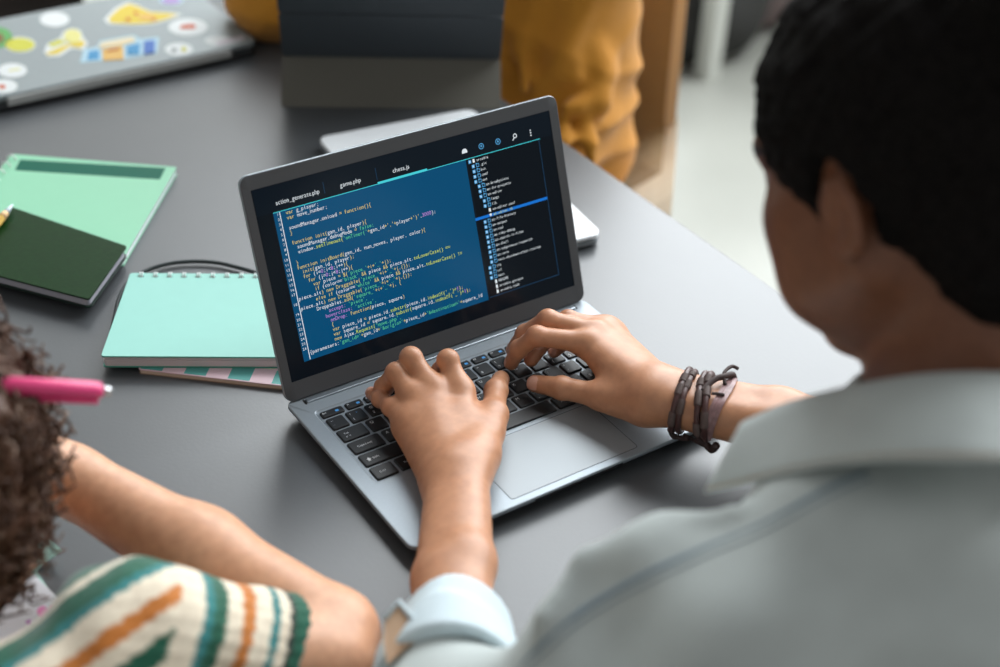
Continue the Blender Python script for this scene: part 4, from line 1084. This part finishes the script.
# ------------------------------------------------------------------ the boy in stripes
C_E = at(333, 634, .036); C_W = pd(72, 480, 1.085); C_S = pd(130, 645, .925); C_H = pd(-84, 488, .955)
C_N = V(-.405, -.100, .078); C_S2 = C_N+V(-.12, -.03, -.015)
C_M = V(-.40, -.34, 0.); C_P = V(-.42, -.42, -.24)
CHR = frame(V(.25, .72, -.62))
boy = empty('person', (C_P[0], C_P[1], FZ), 'person with curly brown hair in a striped knit top leaning on an elbow', 'person')
dW = nrm(C_W-C_E)
C_F = generic_hand(C_W, nrm(dW+CU*.35), CU*.6+V(.55, .1, 0), CR*.2+V(0, .8, .5), .86, (55, 75, 45))
ch = hand_sdf(C_W, C_F, CU*.6+V(.55, .1, 0), .86)
carm = U(.02, ch, cone(C_W, C_W*.5+C_E*.5, .0250, .0325), cone(C_W*.5+C_E*.5, C_E, .0325, .0315))
C_E2 = at(320, 666, .034); cup = U(.02, cone(C_E2, C_S, .0345, .040), cone(C_E, C_E2, .0310, .0345))
chead = local(HEAD, C_H, CHR, .93)
C_W2 = C_S2+V(.06, .28, -.052); C_F2 = generic_hand(C_W2, V(.45, .85, -.12), V(0, 0, 1), V(1, -.4, 0), .86, (14, 22, 16))
ctor = U(.012, hand_sdf(C_W2, C_F2, V(0, 0, 1), .86), cone(C_N, C_H+CHR@V(0, -.02, -.05), .046, .044), cone(C_S, C_N, .04, .045), cone(C_S2, C_N, .04, .045), cone(C_N+V(0, -.15, -.03), C_M, .07, .085), cone(C_M, C_P, .085, .09),
          cone(C_S2, C_S2+V(-.06, .13, -.042), .04, .034), cone(C_S2+V(-.06, .13, -.042), C_W2, .032, .023))
cskin = U(.025, U(.012, carm, cup), ctor); cfull = U(.02, cskin, chead)
def col_c(P):
    c = head_color(P, C_H, CHR, .93, TC); near = np.linalg.norm(P-C_W, axis=1) < .16
    c[near] = hand_color(P[near], C_F, CU*.6+V(.55, .1, 0), TC); return c
lo, hi = bounds([C_E, C_W, C_S, C_H, C_N, C_P, C_W2]+allj(C_F)+allj(C_F2), .125)
organic('body', [(cfull, lo, hi, .0032)], M_skin_c, boy, col_c, it=2)
M_knit = attr_mat('striped_knit', 'tone', .95, bump=.35, bscale=420, sheen=.3)
aS = nrm(C_E2-C_S); lS = np.linalg.norm(C_E2-C_S); C_SL = C_S+aS*lS*.74
b1 = nrm(np.cross(aS, V(0, 0, 1))); b2 = np.cross(aS, b1)
dS = nrm(.62*CR-.70*CU-.2*_fw)
def sl_cut(P): return (P-C_SL)@nrm(aS*.86+CU*-.25+CR*.2)
def knit(P):
    th = np.arctan2((P-C_S)@b2, (P-C_S)@b1)
    arm = np.maximum(cone(C_S, C_S+aS*lS, .052, .046)(P)+.0009*np.sin(th*30), sl_cut(P))
    tor = U(.04, cone(C_S, C_N+V(.01, -.012, -.010), .050, .058), cone(C_S2, C_N-V(0, .01, .010), .052, .058), cone(C_N, C_N*.7+C_H*.3, .055, .050), cone(C_N+V(0, -.02, -.03), C_N+V(0, -.15, -.03), .060, .085), cone(C_N+V(0, -.15, -.03), C_M, .095, .108), cone(C_M, C_P, .108, .115), cone(C_S2, C_S2+V(-.05, .105, -.03), .054, .05))(P)
    d = smin(arm, tor, .02)+.0016*np.sin(P@nrm(CR+.4*CU)*150)*np.cos(P@dS*60)
    return smax(d, -cone(C_N*.62+C_H*.38, C_H, .047, .050)(P), .006)
def knit_s(P):
    d = smax(knit(P), -smax(cone(C_S, C_S+aS*lS*1.3, .042, .038)(P), -(P-C_SL)@aS-.03, .004), .003); return d
CREAM, GREEN, TEAL, ORNG, DARK = [np.array(srgb(*c)) for c in ((222, 212, 192), (4, 84, 62), (30, 116, 118), (186, 112, 42), (30, 40, 34))]
def col_knit(P):
    c = np.tile(CREAM, (len(P), 1)); u = -sl_cut(P)
    onarm = (u < .095)
    def bands(s, L):
        for a, b, k in L: c[(s >= a) & (s < b) & onm] = k
    onm = onarm; bands(u, ((-1, .010, GREEN), (.010, .014, DARK), (.021, .027, TEAL), (.040, .049, ORNG), (.060, .070, GREEN), (.070, .077, TEAL)))
    onm = ~onarm; s = ((P-C_S)@dS+.268) % .076; bands(s, ((0, .015, GREEN), (.015, .021, TEAL), (.036, .047, ORNG), (.058, .071, GREEN)))
    return c
lo, hi = bounds([C_S, C_SL, C_N, C_P, C_S2+V(-.06, .1, -.08)], .135)
organic('striped_top', [(knit_s, lo, hi, .0030)], M_knit, boy, col_knit, it=2)
trousers(C_P, V(.1, 1, 0), boy, .07, .30, .072); shoes(C_P, V(.1, 1, 0), boy, .07, .30)
# curly hair: a mass of curls
def hair_c(P):
    q = (P-C_H)@CHR/.93
    n = .006*np.sin(q[:, 0]*120+q[:, 1]*50)*np.sin(q[:, 1]*130+q[:, 2]*60)*np.sin(q[:, 2]*125)
    d = INT(.012, U(.02, ell((0, -.018, .030), (.092, .104, .102)), ell((0, -.016, -.030), (.082, .076, .064))), HALF((0, .075, .030), (0, .88, -.48)))
    return d(q)*.93+n
lo, hi = bounds([C_H], .16)
vv, qq = mesh_sdf(hair_c, lo, hi, .0045); vv = relax(vv, qq, 1)
mb = MB(); mb.v = [tuple(p) for p in vv]; mb.f = [tuple(int(i) for i in q) for q in qq]; mb.m = [0]*len(qq)
rng = random.Random(8); nrng = np.random.default_rng(5)
for i in range(1700):
    d = nrm(nrng.normal(size=3)); hc_, hr_ = (V(0, -.018, .030), V(.092, .104, .102)) if i % 3 else (V(0, -.016, -.030), V(.082, .076, .064)); q = hc_+d*hr_
    if (q-V(0, .070, .030))@V(0, .88, -.48) > 0: continue
    o = nrm(d/hr_); a = nrm(np.cross(o, nrng.normal(size=3))); b = np.cross(o, a)
    R0 = rng.uniform(.0035, .0075); L_ = rng.uniform(.010, .026); rr_ = rng.uniform(.0011, .0020); tw = rng.uniform(1.0, 2.0)*rng.choice((-1, 1)); ben = nrm(nrng.normal(size=3))*.35
    path = []
    for k in range(15):
        t_ = k/14; ph = tw*2*math.pi*t_
        path.append(C_H+CHR@((q-o*.004+(o+ben*t_)*L_*t_+R0*(a*math.cos(ph)+b*math.sin(ph)))*.93))
    mb.tube(path, [rr_*(1-.5*k/14) for k in range(15)], 5, m=1 if i % 5 == 0 else 0)
mb.build('hair', [mat('curly_brown_hair', srgb(78, 52, 38), .5, noise=.3, nscale=90, spec=.25), mat('curly_brown_hair_light', srgb(100, 72, 52), .45, spec=.5)], boy, True)
# pink pen held by the boy
p0, p1 = pd(106, 391, .955), pd(-30, 384, .900)
pv = nrm(p1-p0); pink = empty('pen', p0, 'pink pen held up beside the curly brown hair', 'pen')
M_pink = mat('pink_plastic', srgb(232, 70, 130), .35)
mb = MB(); mb.tube([p0+pv*.003, p0+pv*.0045, p0+pv*.010, p0+pv*.10], [.0040, .0056, .0062, .0062], 14); mb.build('barrel', [M_pink], pink, True)
mb = MB(); mb.tube([p0-pv*.003, p0-pv*.0022, p0+pv*.0035], [.0022, .0030, .0032], 12); mb.build('clicker', [mat('chrome', srgb(205, 205, 208), .18, metal=1.)], pink, True)
mb = MB(); mb.tube([p0+pv*.006+CU*-.0075, p0+pv*.045+CU*-.0078], [.0018, .0016], 8); mb.build('clip', [M_pink], pink, True)

# ------------------------------------------------------------------ the person in mustard behind the tablet
Eh = V(.73, -.68, 0)
M_H = V(.70, .86, -.20); M_N = V(.675, .835, .275); M_LS = M_N+Eh*.095-V(0, 0, .055); M_RS = M_N-Eh*.165-V(0, 0, .055)
M_LE = at(560, 82, -.05); M_LW = V(.53, .90, .04); M_RE = V(.372, .972, .056); M_RW = V(.455, .868, .05)
M_HC = M_N+V(CF[0], CF[1], 0)*.05+V(0, 0, .20); MHR = frame(V(CF[0]*.85, CF[1]*.85, -.45))
mus = empty('person', (M_H[0], M_H[1], FZ), 'person in a mustard sweater sitting on the shell chair behind the tablet', 'person')
FML = generic_hand(M_LW, M_LW-M_LE, V(0, 0, 1), V(-1, 0, 0), .95, (30, 40, 30)); FMR = generic_hand(M_RW, M_RW-M_RE, V(0, 0, 1), V(1, .5, 0), .95, (30, 40, 30))
mbody = U(.02, hand_sdf(M_LW, FML, V(0, 0, 1), .95), hand_sdf(M_RW, FMR, V(0, 0, 1), .95), cone(M_LW, M_LE, .023, .036), cone(M_RW, M_RE, .023, .036), cone(M_LE, M_LS, .036, .045), cone(M_RE, M_RS, .036, .045),
          cone(M_LS, M_N, .04, .045), cone(M_RS, M_N, .04, .045), cone(M_N-V(0, 0, .08), M_H, .09, .11), cone(M_N, M_HC+MHR@V(0, -.02, -.05), .052, .05), local(HEAD, M_HC, MHR))
lo, hi = bounds([M_H, M_HC, M_LE, M_RE, M_LS, M_RS]+allj(FML)+allj(FMR), .13)
organic('body', [(mbody, lo, hi, .005)], M_skin_c, mus, lambda P: head_color(P, M_HC, MHR, 1, TC))
M_must = mat('mustard_cotton', srgb(196, 132, 36), .9, noise=.06, nscale=24, bump=.2, bscale=600, sheen=.15)
def fold(P, a, b, n, k, amp):
    t_ = (P-a)@nrm(b-a); return amp*1.7*(np.abs(np.sin(.5*(t_*k+2.2*np.sin(P@n*14)+1.3*np.sin(P[:, 2]*31))))**.7-.6)
NF = V(.3, -.5, .8)
RQ = lambda u, v, d: pd(u, v, d)
RIDGES = [(RQ(566, -10, 1.945), RQ(590, 48, 1.930), .016, .018), (RQ(590, 48, 1.930), RQ(601, 72, 1.945), .018, .020), (RQ(592, -10, 1.955), RQ(598, 48, 1.955), .016, .016), (RQ(598, 48, 1.955), RQ(598, 104, 1.940), .018, .024),
          (RQ(596, 104, 1.940), RQ(566, 108, 1.915), .022, .014), (RQ(552, 40, 1.925), RQ(574, 78, 1.920), .010, .012), (RQ(586, 118, 1.935), RQ(592, 160, 1.930), .012, .012), (RQ(564, 118, 1.925), RQ(562, 150, 1.915), .010, .010), (RQ(520, 20, 1.925), RQ(524, 90, 1.915), .010, .012)]
def must(P):
    la = U(.03, cone(M_LS, M_LE, .060, .056), cone(M_LE, M_LW, .052, .036)); ra = U(.03, cone(M_RS, M_RE, .072, .062), cone(M_RE, M_RW, .060, .040))
    rid = U(.014, cone(M_LS+V(-.03, -.05, -.01), M_LE+V(-.03, -.035, .035), .012, .020), cone(M_LE+V(.02, -.04, -.03), M_LE+V(-.055, -.02, .025), .022, .012), cone(M_LE+V(-.02, .0, -.045), M_LE+V(.03, -.01, -.04), .030, .026))
    to = U(.05, cone(M_N-V(0, 0, .09)+Eh*.06, M_H+Eh*.05, .105, .125), cone(M_N-V(0, 0, .09)-Eh*.06, M_H-Eh*.05, .105, .125), cone(M_LS, M_N-V(0, 0, .02), .062, .08), cone(M_RS, M_N-V(0, 0, .02), .07, .08))
    hem = cone(M_H+Eh*.07+V(-.06, -.06, .10), V(.600, .720, -.17), .085, .080)
    d = smin(smin(la(P), ra(P), .03), rid(P), .022); d = smin(d, to(P), .02); d = smin(d, hem(P), .03)
    rid2 = U(.008, *[cone(a, b, r, r2) for a, b, r, r2 in RIDGES]); d = smin(d, rid2(P), .016)
    d = d+fold(P, M_LS, M_LE, NF, 62, .0058)+fold(P, M_LE, M_LW, NF, 90, .0030)
    return smax(d, -cone(M_N, M_N+V(0, 0, .12), .058, .066)(P), .006)
lo, hi = bounds([M_H, M_N, M_LE, M_RE, M_LS, M_RS, M_LW, M_RW], .15)
organic('sweater', [(must, lo, hi, .0055)], M_must, mus, it=2)
trousers(M_H-V(0, 0, .055), V(CF[0], CF[1], 0), mus, .085, .36); shoes(M_H, V(CF[0], CF[1], 0), mus, .085, .36)
def hair_m(P):
    q = (P-M_HC)@MHR
    return INT(.012, ell((0, -.018, .038), (.086, .102, .096)), HALF((0, .085, .062), (0, .74, -.67)))(q)+.003*np.sin(q[:, 0]*150)*np.sin(q[:, 1]*140)
lo, hi = bounds([M_HC], .14)
organic('hair', [(hair_m, lo, hi, .005)], mat('dark_brown_hair', srgb(44, 34, 28), .6), mus)
